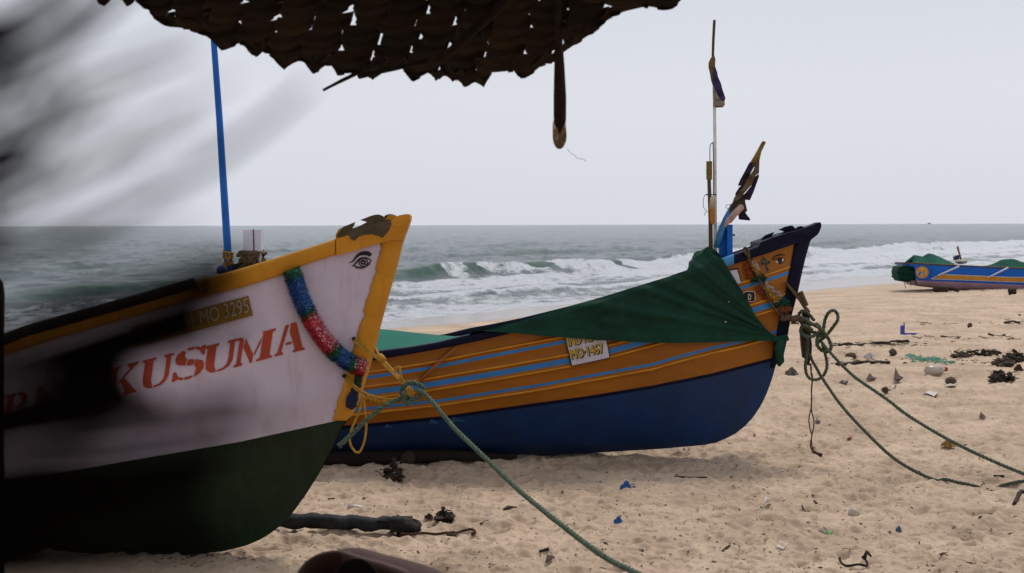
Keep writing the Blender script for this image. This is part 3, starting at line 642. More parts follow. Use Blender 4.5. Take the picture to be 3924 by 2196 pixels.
tg, tb, tp = TM('green_tinsel', (.012, .08, .035), (.06, .25, .14)), TM('blue_tinsel', (.02, .08, .30), (.10, .28, .55)), TM('red_tinsel', (.55, .04, .06), (.85, .50, .54))
gp = [(1117, 1033), (1125, 1060), (1137, 1098), (1158, 1155), (1185, 1211), (1210, 1255), (1234, 1293), (1262, 1325), (1293, 1357), (1328, 1384), (1360, 1400), (1398, 1409)]
gpts = [P(x, y, HA.y(x, y, .028)) for x, y in gp]
gar = empty('garland', tuple(gpts[0]), 'thick tinsel garland in green, blue and pink bands draped down the white bow', 'garland')
tinsel(gpts, .044, [(0, .055, tg), (.055, .30, tb), (.30, .345, tg), (.345, .66, tp), (.66, .73, tg), (.73, .845, tb), (.845, .895, tg), (.895, 1, tp)], 'tinsel', gar, dens=5200)
dk = [P(1375, 1438, HA.y(1375, 1438, .02)), P(1370, 1470, HA.y(1370, 1470, .02)), P(1365, 1497, HA.y(1360, 1497, .02))]
mb = MB(); mb.tube(smooth_path(dk, 4), .019, 10, jit=.12); mb.build('hanging_tail', mat('dark_green_tinsel', (.012, .035, .022), .8), gar)
mb = MB(); mb.tube(smooth_path([P(1363, 1490, HA.y(1360, 1490, .02)), P(1352, 1520, HA.y(1352, 1520, .022)), P(1347, 1545, HA.y(1347, 1545, .022)), P(1348, 1567, HA.y(1348, 1560, .02))], 4), [.02] * 4 + [.028] * 4 + [.028] * 3 + [.012] * 2, 10, jit=.12); mb.build('hanging_tail', mat('dark_blue_tinsel', (.012, .015, .05), .8), gar)

# ropes of the near boat
def Q(x, y): return (1250 + x * .333, 1280 + y * .333)
def rp_(pts, Y0, Y1, dx=0, dy=0):
    n = len(pts); return [P(x + dx, y + dy, Y0 + (Y1 - Y0) * i / (n - 1)) for i, (x, y) in enumerate(pts)]
yel = empty('bow_rope', tuple(P(1363, 1303, 6.8)), 'yellow bridle rope threaded through two holes in the yellow stem of the white boat', 'rope')
up = [Q(330, 62), Q(420, 130), Q(520, 210), Q(620, 280), Q(700, 360), Q(790, 450), Q(870, 530), Q(960, 620), Q(975, 700)]
mb = MB(); mb.rope(rp_(up, 6.83, 6.66), .0058); mb.rope(rp_(up[:-1], 6.82, 6.65, -5, 6), .0058); mb.rope(rp_([Q(555, 165), Q(590, 230), Q(640, 290), Q(720, 380), Q(800, 470), Q(880, 540)], 6.92, 6.66, 3, 0), .007)
mb.tube(rp_([Q(610, 255), Q(660, 300)], 6.72, 6.7), .016, 8, jit=.1); mb.rope(rp_([Q(800, 440), Q(810, 385), Q(830, 375), Q(845, 400), Q(850, 460), Q(875, 520)], 6.66, 6.66), .006)
mb.build('upper_strand', M['yrope'], yel)
lo = [Q(205, 478), Q(240, 540), Q(300, 600), Q(380, 665), Q(450, 700), Q(540, 735), Q(640, 760), Q(730, 765), Q(810, 745), Q(880, 690), Q(940, 640)]
mb = MB(); mb.rope(rp_(lo, 6.85, 6.66), .0058); mb.rope(rp_([Q(235, 480)] + [(a + 5, b_ - 5) for a, b_ in lo[1:]], 6.84, 6.65), .0058)
for k in range(60):
    x, y = random.choice(lo[4:8]); x += random.uniform(-18, 18); y += random.uniform(0, 6); mb.tube([P(x, y, 6.7), P(x + random.uniform(-5, 5), y + random.uniform(4, 13), 6.7)], .0015, 4)
mb.build('lower_strand', M['yrope'], yel)
lp = [Q(430, 690), Q(435, 800), Q(452, 950), Q(458, 1080), Q(440, 1220), Q(395, 1340), Q(345, 1362), Q(290, 1300), Q(265, 1200), Q(285, 1110), Q(330, 1000), Q(380, 890), Q(415, 740)]
mb = MB(); mb.rope(rp_(lp, 6.76, 6.76), .0058, 3); mb.build('hanging_loop', M['yrope'], yel)
mb = MB()
for k in range(3): mb.rope(rp_([Q(925 + 28 * k, 620), Q(935 + 28 * k, 660), Q(950 + 22 * k, 715)], 6.62, 6.62), .0058)
mb.build('turns', M['yrope'], yel)
gr = empty('mooring_rope', tuple(P(1578, 1496, 6.66)), 'thick green rope knotted to the yellow bridle and running down to the right', 'rope')
ring = [Q(905, 760), Q(868, 700), Q(875, 620), Q(910, 578), Q(980, 560), Q(1060, 575), Q(1110, 615), Q(1105, 680), Q(1060, 730), Q(980, 760), Q(935, 800), Q(900, 780), Q(880, 730), Q(895, 670)]
mb = MB(); mb.rope(rp_(ring, 6.66, 6.60), .0118); mb.rope(rp_([Q(890, 690), Q(905, 760), Q(940, 800), Q(960, 760), Q(1000, 740)], 6.62, 6.64), .016); mb.build('knot', M['grope'], gr)
ml_ = [Q(1030, 655), Q(1090, 660), Q(1180, 735), Q(1260, 830), Q(1340, 930), Q(1420, 1020), Q(1500, 1110), (1870, 1765), (2000, 1889), (2207, 2055), (2331, 2143), (2446, 2200), (2700, 2330), (3050, 2480)]
dep = [6.62, 6.6, 6.55, 6.5, 6.45, 6.4, 6.3, 6.0, 5.7, 5.25, 5.0, 4.8, 4.4, 4.0]
mb = MB(); mb.rope([P(x, y, d) for (x, y), d in zip(ml_, dep)] + [Vector((1.15, 3.2, .03))], .0110); mb.build('long_line', M['grope'], gr)
tl = [Q(1000, 740), Q(900, 735), Q(830, 755), Q(740, 790), Q(640, 850), Q(540, 925), Q(430, 1020), Q(320, 1125), Q(230, 1210), Q(150, 1285)]
mb = MB(); mb.rope(rp_(tl, 6.64, 6.55), .0118)
mb.tube([P(*Q(165, 1272), 6.55), P(*Q(145, 1292), 6.55)], [.012, .015], 8, jit=.15); mb.build('loose_tail', M['grope'], gr)

# ---------------------------------------------------------------- orange boat
B_top = [(-600, 1430), (1300, 1362), (1451, 1344), (1571, 1329), (1673, 1312), (1784, 1284), (1870, 1268), (2000, 1240), (2200, 1188), (2500, 1100), (2650, 1045), (2766, 989), (2808, 975), (2866, 956), (2925, 934), (3045, 895), (3147, 862)]
B_sil = [(-600, 1782), (600, 1775), (1250, 1764), (1711, 1764), (2000, 1751), (2331, 1732), (2537, 1720), (2703, 1705), (2750, 1694), (2785, 1679), (2820, 1660), (2852, 1635), (2885, 1600), (2915, 1555), (2936, 1512), (2958, 1452), (2972, 1400), (3000, 1372), (3014, 1310), (3029, 1225), (3045, 1166), (3058, 1116), (3070, 1058), (3087, 987), (3106, 919), (3133, 900), (3147, 869)]
B_stem = sorted([(y, x) for x, y in B_sil if x >= 2331]) + [(1800, 2000)]
S1 = itp([(-600, 1550), (1300, 1461), (1408, 1440), (1640, 1405), (1913, 1351), (2160, 1304), (2500, 1208), (2841, 1097), (2941, 1066), (3025, 1037), (3100, 1012)])
S2 = itp([(-600, 1592), (1300, 1508), (1408, 1494), (1622, 1467), (1913, 1419), (2182, 1371), (2336, 1336), (2600, 1264), (2887, 1178), (2962, 1155), (3050, 1125)])
S3 = itp([(-600, 1650), (1300, 1573), (1408, 1560), (1699, 1528), (2083, 1468), (2500, 1391), (2600, 1362), (2725, 1329), (2833, 1305), (2954, 1272), (2979, 1264), (3050, 1240)])
NV = itp([(-600, 1720), (1250, 1636), (1400, 1624), (1699, 1594), (1998, 1552), (2254, 1517), (2500, 1477), (2730, 1430), (2958, 1371), (3010, 1357), (3100, 1330)])
B_rb = itp([(-600, 1475), (1300, 1402), (1434, 1381), (1656, 1342), (1827, 1308), (1955, 1278), (2200, 1210), (2500, 1115), (2787, 1021), (2850, 1000), (3045, 935), (3147, 900)])
rdg = [(lambda x: S1(x) - 13, 9, .016), (lambda x: S2(x) - 12, 9, .016), (lambda x: S2(x) + 34, 9, .014), (lambda x: S3(x) + 25, 9, .016)]
HB = Hull(9.8, B_top, B_sil, B_stem, .72, 1.7, heel=.03, ridges=rdg, power=.30)
xb = sorted(set([-600 + 150 * i for i in range(12)] + list(range(1200, 2700, 25)) + list(range(2700, 3147, 7)) + [3147]))
boatB = empty('fishing_boat', (0, 9.8, 0), 'orange and navy fishing boat with light blue stripes, green tarpaulin over its bow', 'boat', 'fishing boats drawn up on the beach')
def off_(cv, d): return lambda x: cv(x) + d
HB.shell('hull', xb, [(B_rb, 1, 3), (off_(S1, -23), 3, 0), (off_(S1, -17), 2, 0), (off_(S1, -9), 4, 1), (S1, 2, 0), (off_(S1, 13), 1, 2), (off_(S2, -22), 4, 0), (off_(S2, -16), 2, 0), (off_(S2, -8), 4, 1), (S2, 2, 0), (off_(S2, 21), 1, 2), (off_(S2, 26), 2, 0), (off_(S2, 31), 2, 0), (off_(S2, 38), 4, 1), (S3, 5, 0), (off_(S3, 11), 1, 2), (off_(S3, 16), 2, 0), (off_(S3, 21), 2, 0), (off_(S3, 29), 4, 1), (NV, 6, 0), (off_(NV, 13), 1, 5), (None, 14, 3), ],
         [M['opaint'], M['oridge'], M['bstripe'], M['navy'], M["rubber"], M["navyk"], M["rubber"]], boatB)
HB.rail('rubbing_strake', [x for x in xb if x <= 2925], B_rb, [M['navyk'], M['lblue']], boatB, matf=lambda x: 1 if 2745 < x < 2806 else 0, proud=.03)
B_sl = itp(sorted([(y, x) for x, y in [(3045, 925), (3035, 985), (3025, 1037), (3018, 1066), (3006, 1141), (2993, 1200), (2981, 1241), (2975, 1283), (2966, 1315), (2958, 1372), (2950, 1420), (2942, 1470), (2930, 1512)]]))
HB.stempost('stem_post', B_sl, HB.stem, list(np.linspace(905, 1410, 50)), M['navyk'], boatB)
headB = [(2911, 930), (2960, 911), (3005, 896), (3060, 882), (3082, 874), (3110, 864), (3137, 852), (3144, 852), (3147, 860), (3146, 872), (3140, 888), (3132, 900), (3118, 907), (3108, 919), (3045, 935), (2980, 957), (2911, 981)]
teethB = [(2911, 940), (2914, 925), (2922, 912), (2933, 902), (2968, 889), (2962, 897), (2956, 906), (2980, 900), (3008, 887), (2997, 884), (2985, 881), (3010, 869), (3033, 864), (3041, 868), (3048, 878), (3057, 870), (3070, 866), (3079, 869), (3082, 874), (3110, 864), (3137, 852), (3144, 852), (3147, 860), (3146, 872), (3140, 888), (3132, 900), (3118, 907), (3108, 919), (3045, 935), (2980, 957), (2911, 981)]
mb = MB(); mb.poly(headB, lambda x, y: HB.y(x, max(y, 905), .032), lambda x, y: 2 * (HB.b(x, max(y, 905)) + .032))
mb.poly(teethB[:-13] + [(3080, 895), (2918, 955)], lambda x, y: 9.76, .04); hb = mb.build('carved_bow_piece', M['navyk'], boatB, smooth=False); bv = hb.modifiers.new('b', 'BEVEL'); bv.width = .006; bv.segments = 2; bv.limit_method = 'ANGLE'
# brown strut lying against the side
mb = MB(); mb.tube([P(1748, 1330, HB.y(1748, 1330, .03)), P(1670, 1400, HB.y(1670, 1400, .03)), P(1598, 1470, HB.y(1598, 1470, .03))], [.011, .013, .011], 8); mb.build('side_strut', mat('orange_brown_strut', (.30, .10, .02), .6), boatB)
def R7(x, y): return (2600 + x * .4162, 800 + y * .4162)
mb = MB(); strokes(mb, HB, [([R7(862, 470), R7(885, 440), R7(930, 425), R7(980, 428)], [2, 5, 6, 3]), ([R7(868, 475), R7(905, 458), R7(950, 450), R7(980, 458)], [2, 3, 3, 2]), ([R7(890, 490), R7(925, 503), R7(955, 498), R7(978, 462)], [2, 3, 3, 2])], .006)
mb.poly([R7(900 + 25 * 1, 478)] and [(R7(935, 476)[0] + 9 * math.cos(a), R7(935, 476)[1] + 9.5 * math.sin(a)) for a in np.linspace(0, 6.28, 12)[:-1]], lambda x, y: HB.y(x, y, .006), .002)
eb = mb.build('painted_eye', M['black'], boatB, smooth=False)
mb = MB(); mb.poly([R7(888, 486), R7(905, 478), R7(916, 494), R7(918, 503), R7(900, 498)], lambda x, y: HB.y(x, y, .007), .002); mb.build('eye_white', M['plas_w'], eb, smooth=False); mb = MB(); mb.poly([R7(953, 462), R7(972, 457), R7(966, 478), R7(950, 494)], lambda x, y: HB.y(x, y, .007), .002); mb.build('eye_white', M['plas_w'], eb, smooth=False)
# dark emblem: plumed head shape with ears and a hanging curl
em = [(782, 440), (800, 455), (812, 478), (840, 478), (848, 498), (835, 512), (815, 508), (820, 540), (832, 560), (830, 575), (815, 578), (808, 565), (806, 540), (800, 520), (785, 512), (770, 530), (755, 512), (752, 490), (765, 486), (770, 462)]
mb = MB(); mb.poly([R7(*p) for p in em], lambda x, y: HB.y(x, y, .006), .002); e1 = mb.build('emblem', mat('emblem_black', (.02, .018, .015), .5), boatB, smooth=False)
mb = MB(); strokes(mb, HB, [([R7(*p) for p in em[:10]], [1.2, 1.2]), ([R7(*p) for p in em[9:] + em[:1]], [1.2, 1.2]), ([R7(785, 470), R7(790, 500)], [2, 2]), ([R7(770, 495), R7(800, 490), R7(822, 492)], [1.5, 1.5])], .008); mb.build('emblem_outline', mat('emblem_tan', (.30, .24, .16), .6), e1, smooth=False)
# D badge
def rr(cx, cy, w_, h_, k=.45):
    return [(cx + w_ * math.copysign(abs(math.cos(a)) ** k, math.cos(a)), cy + h_ * math.copysign(abs(math.sin(a)) ** k, math.sin(a))) for a in np.linspace(0, 6.283, 29)[:-1]]
cx_, cy_ = R7(650, 812)
mb = MB(); mb.poly(rr(cx_, cy_, 26, 25), lambda x, y: HB.y(x, y, .005), .002); bdg = mb.build('letter_badge', M['red'], boatB, smooth=False)
mb = MB(); mb.poly(rr(cx_, cy_, 24, 23), lambda x, y: HB.y(x, y, .006), .002); mb.build('badge_rim', M['plas_w'], bdg, smooth=False)
mb = MB(); mb.poly(rr(cx_, cy_, 21, 20), lambda x, y: HB.y(x, y, .007), .002); mb.build('badge_face', M['black'], bdg, smooth=False)
mb = MB(); decal_text(mb, 'D', (cx_ - 5, cy_ + 11), (12, 0), (0, -23), HB, .009, bold=1); mb.build('letter', M['plas_w'], bdg, smooth=False)
mb = MB(); mb.poly([R7(455, 562), R7(545, 545), R7(585, 690), R7(500, 705)], lambda x, y: HB.y(x, y, .006), .004); sg = mb.build('small_sign', M['black'], boatB, smooth=False)
mb = MB(); mb.poly([R7(460, 572), R7(538, 560), R7(574, 684), R7(505, 697)], lambda x, y: HB.y(x, y, .008), .003); mb.build('sign_face', M['plate'], sg, smooth=False)
# registration plate
mb = MB(); mb.poly([(2157, 1262), (2310, 1225), (2339, 1373), (2189, 1405)], lambda x, y: HB.yf(x, y, .024), .006); pl = mb.build('registration_plate', M['black'], boatB, smooth=False)
mb = MB(); mb.poly([(2160, 1266), (2308, 1230), (2335, 1370), (2192, 1401)], lambda x, y: HB.yf(x, y, .026), .004); mb.build('plate_face', M['plate'], pl, smooth=False)
mb = MB()
for (txt, o_, u_, v_) in (('MO·1467', (2187, 1377), (126, -27), (-9, -38)), ('IND KL 01', (2176, 1327), (128, -30), (-9, -36))):
    decal_text(mb, txt, (o_[0] + 3, o_[1] + 2.5), u_, v_, HB, .0275, 0, bold=2.2, flat=True); decal_text(mb, txt, o_, u_, v_, HB, .0295, 1, bold=1.0, flat=True)
mb.build('plate_letters', [M['black'], M['ylet']], pl, smooth=False)
M['dullb'] = mat('dull_blue', (.03, .08, .2), .5)
# small light blue chevrons below the orange
for x, w_ in ((1470, 36), (1640, 42), (1715, 70)):
    mb = MB(); y = NV(x) + 6; mb.poly([(x, y + 18), (x + w_ * .3, y), (x + w_, y + 14), (x + w_ * .9, y + 18)], lambda a, b_: HB.y(a, b_, .004), .002); mb.build('painted_chevron', M['dullb'], boatB, smooth=False)
# bitts (blue boards)
mb = MB(); mb.poly([(2756, 868), (2764, 858), (2786, 864), (2786, 992), (2756, 992)], 9.72, .05); mb.poly([(2786.5, 860), (2807, 861), (2807, 985), (2786.5, 990)], 9.66, .11); bt = mb.build('bitt_boards', M['blue'], boatB, smooth=False)
mb = MB(); mb.tube([P(2804, 901, 9.7), P(2816, 901, 9.7)], .006, 6); mb.build('bolt', M['rubber'], bt)

# tarpaulins
def resample(pl, n):
    pl = [Vector((a, b_, 0)) for a, b_ in pl]; L = [0]
    for i in range(1, len(pl)): L.append(L[-1] + (pl[i] - pl[i - 1]).length)
    u = np.linspace(0, L[-1], n); return np.interp(u, L, [p.x for p in pl]), np.interp(u, L, [p.y for p in pl])
def sheet(name, top, bot, ytop, ybot, m, parent=None, n=150, k=40, tie=(2990, 1292), amp=.02, label=None, cat=None, bulge=.12, back=None, group=None, hug=None):
    tx, ty = resample(top, n); bx, by = resample(bot, n); mb = MB(); vs = []
    for i in range(n):
        for j in range(k + 1):
            t = j / k; x = tx[i] + (bx[i] - tx[i]) * t; y = ty[i] + (by[i] - ty[i]) * t
            ya = ytop(tx[i], ty[i]); yb = ybot(bx[i], by[i]); Yd = ya + (yb - ya) * (t ** .8) - bulge * math.sin(math.pi * t) * .3 if not hug else hug(x, y) - .012
            d = math.hypot(x - tie[0], y - tie[1]); an = math.atan2(y - tie[1], x - tie[0])
            Yd += amp * (math.sin(an * 34 + 1.5 * math.sin(an * 9)) * .6 + math.sin(an * 71 + 2) * .3) * min(1, d / 160) * math.sin(math.pi * min(1, t * 1.05)) ** .5 * (1 if i > 0 else 0)
            Yd += amp * .8 * float(fbm(np.array([x / 90]), np.array([y / 45]), 3, 77)[0]) * math.sin(math.pi * t)
            if hug: Yd = min(Yd, hug(x, y))
            vs.append(P(x, y, Yd))
    fs = [(i * (k + 1) + j, i * (k + 1) + j + 1, (i + 1) * (k + 1) + j + 1, (i + 1) * (k + 1) + j) for i in range(n - 1) for j in range(k)]
    mb.add(vs, fs)
    if back:   # the far fall of the same sheet
        vb = []
        for i in range(n):
            a = Vector(vs[i * (k + 1)])
            for j in range(7):
                t = j / 6; p = Vector(a); p.y += back * t; p.z -= (.02 + .30 * t) * t; vb.append(p)
        mb.add(vb, [(i * 7 + j, (i + 1) * 7 + j, (i + 1) * 7 + j + 1, i * 7 + j + 1) for i in range(n - 1) for j in range(6)])
    o = mb.build(name, m, parent)
    if label: tag(o, label, cat, group)
    return o
ttop = [(1797, 1276), (1853, 1263), (1998, 1227), (2130, 1188), (2267, 1150), (2430, 1100), (2560, 1060), (2610, 1042), (2640, 1033), (2644, 1014), (2660, 988), (2690, 968), (2702, 952), (2712, 947), (2722, 966), (2741, 980), (2766, 989), (2783, 1016), (2808, 1058), (2841, 1112), (2870, 1162), (2891, 1204), (2925, 1249), (2954, 1279), (2990, 1293)]
tbot = [(1797, 1278), (1827, 1266), (1955, 1276), (2126, 1291), (2297, 1304), (2500, 1314), (2600, 1315), (2750, 1312), (2850, 1307), (2930, 1307), (2966, 1308), (2992, 1299)]
def yt_(x, y):
    r = float(np.interp(x, [1797, 1900, 2300, 2640, 2766, 2800, 2990], [0, .25, .55, .7, .35, .03, .0]))
    return HB.y(x, max(y, HB.top(x)), .05) + r
sheet('tarpaulin', ttop, tbot, yt_, lambda x, y: HB.y(x, y, .045), M['tarp'], amp=.022, hug=lambda x, y: HB.yf(x, max(y, HB.top(x) + 5), .045) + .7 * max(0, HB.top(x) - y) / 556, label='dark green tarpaulin stretched over the bow of the orange boat and tied at its stem', cat='tarpaulin', back=.5, group='green tarpaulins over the boats')
# hump of the tarp round the poles
mb = MB()
for (x, y, rx, rz, sd_) in ((2690, 1010, .09, .075, 4), (2715, 985, .07, .06, 5), (2760, 1015, .09, .06, 6), (2840, 985, .05, .02, 8)):
    mb.lump(P(x, y, HB.y(x, max(y, HB.top(x)), -.18)), rx, .12, rz, 18, .18, seed=sd_)
mb.build('bunched_fold', M['tarp'], [o for o in COL.objects if o.name == 'tarpaulin'][0])
tf = MB()
for fx, fy, fw in ((2790, 1156, 5), (2776, 1232, 7)):
    tf = MB(); tf.poly([(fx, fy), (fx + fw, fy - fw * .3), (fx + fw * 1.1, fy + fw * .5), (fx + fw * .2, fy + fw * .6)], lambda x, y: HB.yf(x, max(y, HB.top(x) + 5), .085) + .7 * max(0, HB.top(x) - y) / 556, .01); tf.build('stuck_fleck', M['plas_c'], [o for o in COL.objects if o.name == 'tarpaulin'][0], smooth=False)
tie = MB(); tie.tube([P(2960, 1300, HB.y(2960, 1300, .05)), P(2985, 1300, HB.y(2985, 1300, .045)), P(3012, 1290, 9.72), P(3018, 1300, 9.76)], [.02, .022, .018, .012], 8, jit=.2)
tie.tube([P(2990, 1300, 9.7), P(2984, 1340, 9.69), P(2990, 1385, 9.69), P(2984, 1402, 9.7)], [.03, .034, .028, .012], 8, jit=.25)
tie.build('tied_corner', M['tarp'], [o for o in COL.objects if o.name == 'tarpaulin'][0])
sheet('tarpaulin', [(900, 1262), (1200, 1258), (1390, 1258), (1455, 1261), (1498, 1264), (1592, 1275), (1742, 1289), (1800, 1283)], [(900, 1395), (1300, 1375), (1451, 1352), (1571, 1337), (1640, 1327), (1690, 1318), (1742, 1305), (1800, 1290)],
      lambda x, y: 9.95, lambda x, y: HB.y(x, max(y, HB.top(x) + 3), -.05), M['teal'], tie=(900, 1300), amp=.012, label='lighter teal tarpaulin lying inside the orange boat behind the white bow', cat='tarpaulin', back=.5, bulge=0, group='green tarpaulins over the boats')

# poles and flags on the orange boat
def Z4(x, y): return (2700 + x * .3468, 500 + y * .3468)
def R6(x, y): return (2500 + x * .6935, y * .6935)
fl = empty('flag_pole', tuple(P(2739, 978, 9.7)), 'tall white pole with dark tip and limp violet flag, in the orange boat', 'flag pole', 'flag poles on the orange boat')
mb = MB(); mb.tube([P(2740, 1000, 9.7), P(2740, 800, 9.7), P(2739, 560, 9.7), P(2737, 400, 9.7), P(2735, 250, 9.7)], [.0125, .0115, .0115, .011, .0105], 10, jit=.04); mb.build('white_shaft', M['pole'], fl)
mb = MB(); mb.tube([P(2735, 250, 9.7), P(2731, 215, 9.7), P(2733, 150, 9.7), P(2737, 77, 9.7)], [.0105, .009, .0095, .0105], 8, jit=.05); mb.build('dark_tip', M['wood'], fl)
def cloth(pts, Y, m, name, parent, thick=.012, wav=.012):
    pts = sub(pts, 3); mb = MB(); mb.poly(pts, lambda x, y: Y + wav * math.sin(x * .25 + y * .05), thick); return mb.build(name, m, parent, smooth=False)
cloth([R6(322, 320), R6(340, 300), R6(348, 330), R6(345, 360), R6(338, 420), R6(336, 480), R6(325, 445), R6(317, 400), R6(310, 370), R6(311, 345)], 9.67, M['tan'], 'flag_knot', fl)
cloth([R6(345, 365), R6(358, 400), R6(362, 425), R6(378, 460), R6(388, 500), R6(403, 540), R6(398, 560), R6(372, 545), R6(352, 515), R6(340, 480), R6(334, 440), R6(338, 400)], 9.665, M['violet'], 'flag_cloth', fl)
cloth([R6(333, 480), R6(350, 500), R6(370, 545), R6(398, 560), R6(400, 580), R6(388, 593), R6(350, 594), R6(335, 585), R6(338, 560), R6(334, 520)], 9.655, mat('cream_cloth', (.26, .21, .16), .9), 'flag_cloth', fl)
bp2 = empty('pole', tuple(P(2724, 964, 9.66)), 'brown wooden pole with yellow wrapping, wire hook and hanging float, beside the white pole', 'pole')
mb = MB(); mb.tube([P(2724, 985, 9.66), P(2722, 850, 9.66), P(2717, 700, 9.66), P(2716, 618, 9.66)], [.0145, .014, .014, .0125], 8, jit=.07); mb.build('brown_shaft', M['wood'], bp2)
mb = MB()
for k in range(14): mb.tube([P(2717, 621 + k * 5.0, 9.66) + Vector((.0165 * math.cos(a), .0165 * math.sin(a), random.uniform(-.002, .002))) for a in np.linspace(0, 6.4, 12)], .0052, 5)
mb.build('yellow_wrapping', mat('ochre_wrapping', (.26, .16, .045), .8), bp2)
mb = MB(); mb.tube(smooth_path([P(2720, 620, 9.66), P(2720, 570, 9.66), P(2722, 555, 9.66), P(2727, 550, 9.66), P(2732, 558, 9.66), P(2733, 700, 9.66), P(2732, 800, 9.66)], 3), .003, 5)
mb.tube(smooth_path([P(2705, 748, 9.66), P(2715, 746, 9.65), P(2740, 746, 9.68), P(2745, 745, 9.68)], 3), .003, 5)
mb.tube(smooth_path([P(2716, 746, 9.66), P(2704, 745, 9.64), P(2697, 755, 9.64), P(2694, 780, 9.64), P(2698, 800, 9.64), P(2710, 810, 9.64), P(2702, 815, 9.64), P(2699, 826, 9.64)], 3), .002, 4); mb.build('wire', M['cord'], bp2)
mb = MB(); mb.tube([P(2731, 751, 9.63), P(2730, 758, 9.63), P(2730, 775, 9.63), P(2729, 797, 9.63)], [.006, .017, .02, .021], 12); ft = mb.build('float_top', M['float_w'], bp2)
mb = MB(); mb.tube([P(2729, 797, 9.63), P(2729, 803, 9.63), P(2729, 806, 9.63), P(2729, 840, 9.63), P(2730, 854, 9.63), P(2731, 861, 9.63)], [.0215, .0215, .018, .0185, .014, .004], 12); mb.build('float_body', M['float_o'], bp2)
f2 = empty('flag_pole', tuple(P(2750, 930, 9.7)), 'slanting light blue pole with rolled tan and purple flag and pink float', 'flag pole', 'flag poles on the orange boat')
mb = MB(); mb.tube([P(*Z4(125, 1290), 9.7), P(*Z4(180, 1120), 9.69), P(*Z4(235, 980), 9.68), P(*Z4(310, 830), 9.67)], [.022, .024, .022, .018], 10, jit=.03); mb.build('blue_shaft', M['lblue'], f2)
mb = MB(); mb.tube([P(*Z4(300, 850), 9.67), P(*Z4(450, 550), 9.66), P(*Z4(590, 260), 9.65), P(*Z4(657, 122), 9.65)], [.012, .011, .011, .0105], 8, jit=.05); mb.build('stick', M['wood'], f2)
cloth([Z4(637, 125), Z4(677, 128), Z4(625, 240), Z4(605, 330), Z4(560, 400), Z4(500, 365), Z4(540, 300), Z4(580, 230)], 9.635, mat('ochre_cloth', (.26, .15, .04), .9), 'flag_wrap', f2, .03)
cloth([Z4(500, 352), Z4(560, 378), Z4(500, 480), Z4(400, 610), Z4(372, 608), Z4(400, 540), Z4(455, 440)], 9.63, M['purple'], 'flag_cloth', f2, .03)
cloth([Z4(606, 300), Z4(600, 470), Z4(560, 500), Z4(520, 600), Z4(440, 690), Z4(370, 770), Z4(310, 800), Z4(330, 740), Z4(420, 640), Z4(470, 540), Z4(540, 440), Z4(575, 350)], 9.61, M['tan'], 'flag_cloth', f2, .02)
cloth([Z4(598, 480), Z4(600, 510), Z4(540, 680), Z4(500, 770), Z4(445, 765), Z4(430, 720), Z4(520, 610), Z4(545, 520)], 9.625, M['purple'], 'flag_cloth', f2, .02)
cloth([Z4(390, 620), Z4(415, 640), Z4(400, 680), Z4(340, 740), Z4(345, 690)], 9.625, M['purple'], 'flag_cloth', f2, .02)
cloth([Z4(310, 800), Z4(440, 700), Z4(450, 800), Z4(470, 885), Z4(450, 910), Z4(395, 905), Z4(330, 900), Z4(270, 890), Z4(290, 820)], 9.64, mat('olive_cloth', (.07, .055, .035), .9), 'flag_cloth', f2, .02)
cloth([Z4(375, 935), Z4(395, 895), Z4(450, 910), Z4(500, 975), Z4(503, 996), Z4(440, 990), Z4(382, 985)], 9.645, M['purple'], 'flag_cloth', f2, .02)
mb = MB(); mb.tube([P(*Z4(222, 1065), 9.58), P(*Z4(245, 1020), 9.58), P(*Z4(265, 1000), 9.58), P(*Z4(335, 915), 9.58), P(*Z4(350, 905), 9.58), P(*Z4(410, 840), 9.58), P(*Z4(422, 828), 9.58)], [.010, .013, .022, .022, .024, .021, .008], 12); mb.build('pink_float', M['float_p'], f2)
mb = MB(); mb.tube(smooth_path([P(*Z4(270, 870), 9.62), P(*Z4(235, 850), 9.6), P(*Z4(240, 825), 9.6), P(*Z4(290, 820), 9.62)], 4), .002, 4)
mb.tube(smooth_path([P(*Z4(225, 1065), 9.62), P(*Z4(180, 1020), 9.6), P(*Z4(130, 1035), 9.6), P(*Z4(120, 1080), 9.62), P(*Z4(140, 1110), 9.62), P(*Z4(190, 1100), 9.62)], 4), .0015, 4); mb.build('wire', M['cord'], f2)

# dried flower garland and brown rope on the orange bow
mb = MB(); mb.rope([P(x, y, HB.y(x, y, .035)) for x, y in [R7(628, 372), R7(640, 440), R7(665, 510), R7(705, 580), R7(740, 650), R7(790, 740), R7(840, 850), R7(890, 930), R7(940, 985)]], .0085)
mb.rope([P(x, y, HB.y(x, max(y, 950), .05)) for x, y in [R7(628, 430), R7(612, 400), R7(598, 378), R7(605, 360), R7(625, 362), R7(640, 400), R7(650, 450)]], .008)
bc = mb.build('bow_rope', M['brope']); tag(bc, 'thin brown rope looped over the navy rail and slanting down the orange bow', 'rope')
fg = empty('garland', tuple(P(*R7(700, 500), 9.6)), 'withered garland of yellow, white and red flowers with green tufts, hung across the orange bow', 'garland')
fcol = {'red': mat('dry_red_petals', (.28, .05, .02), .9), 'cream': mat('cream_petals', (.48, .36, .26), .9), 'yel': mat('yellow_petals', (.50, .26, .03), .9), 'grn': mat('dark_green_tuft', (.012, .05, .022), .9), 'teal': mat('teal_tuft', (.01, .09, .07), .9), 'rust': mat('rust_petals', (.26, .09, .03), .9)}
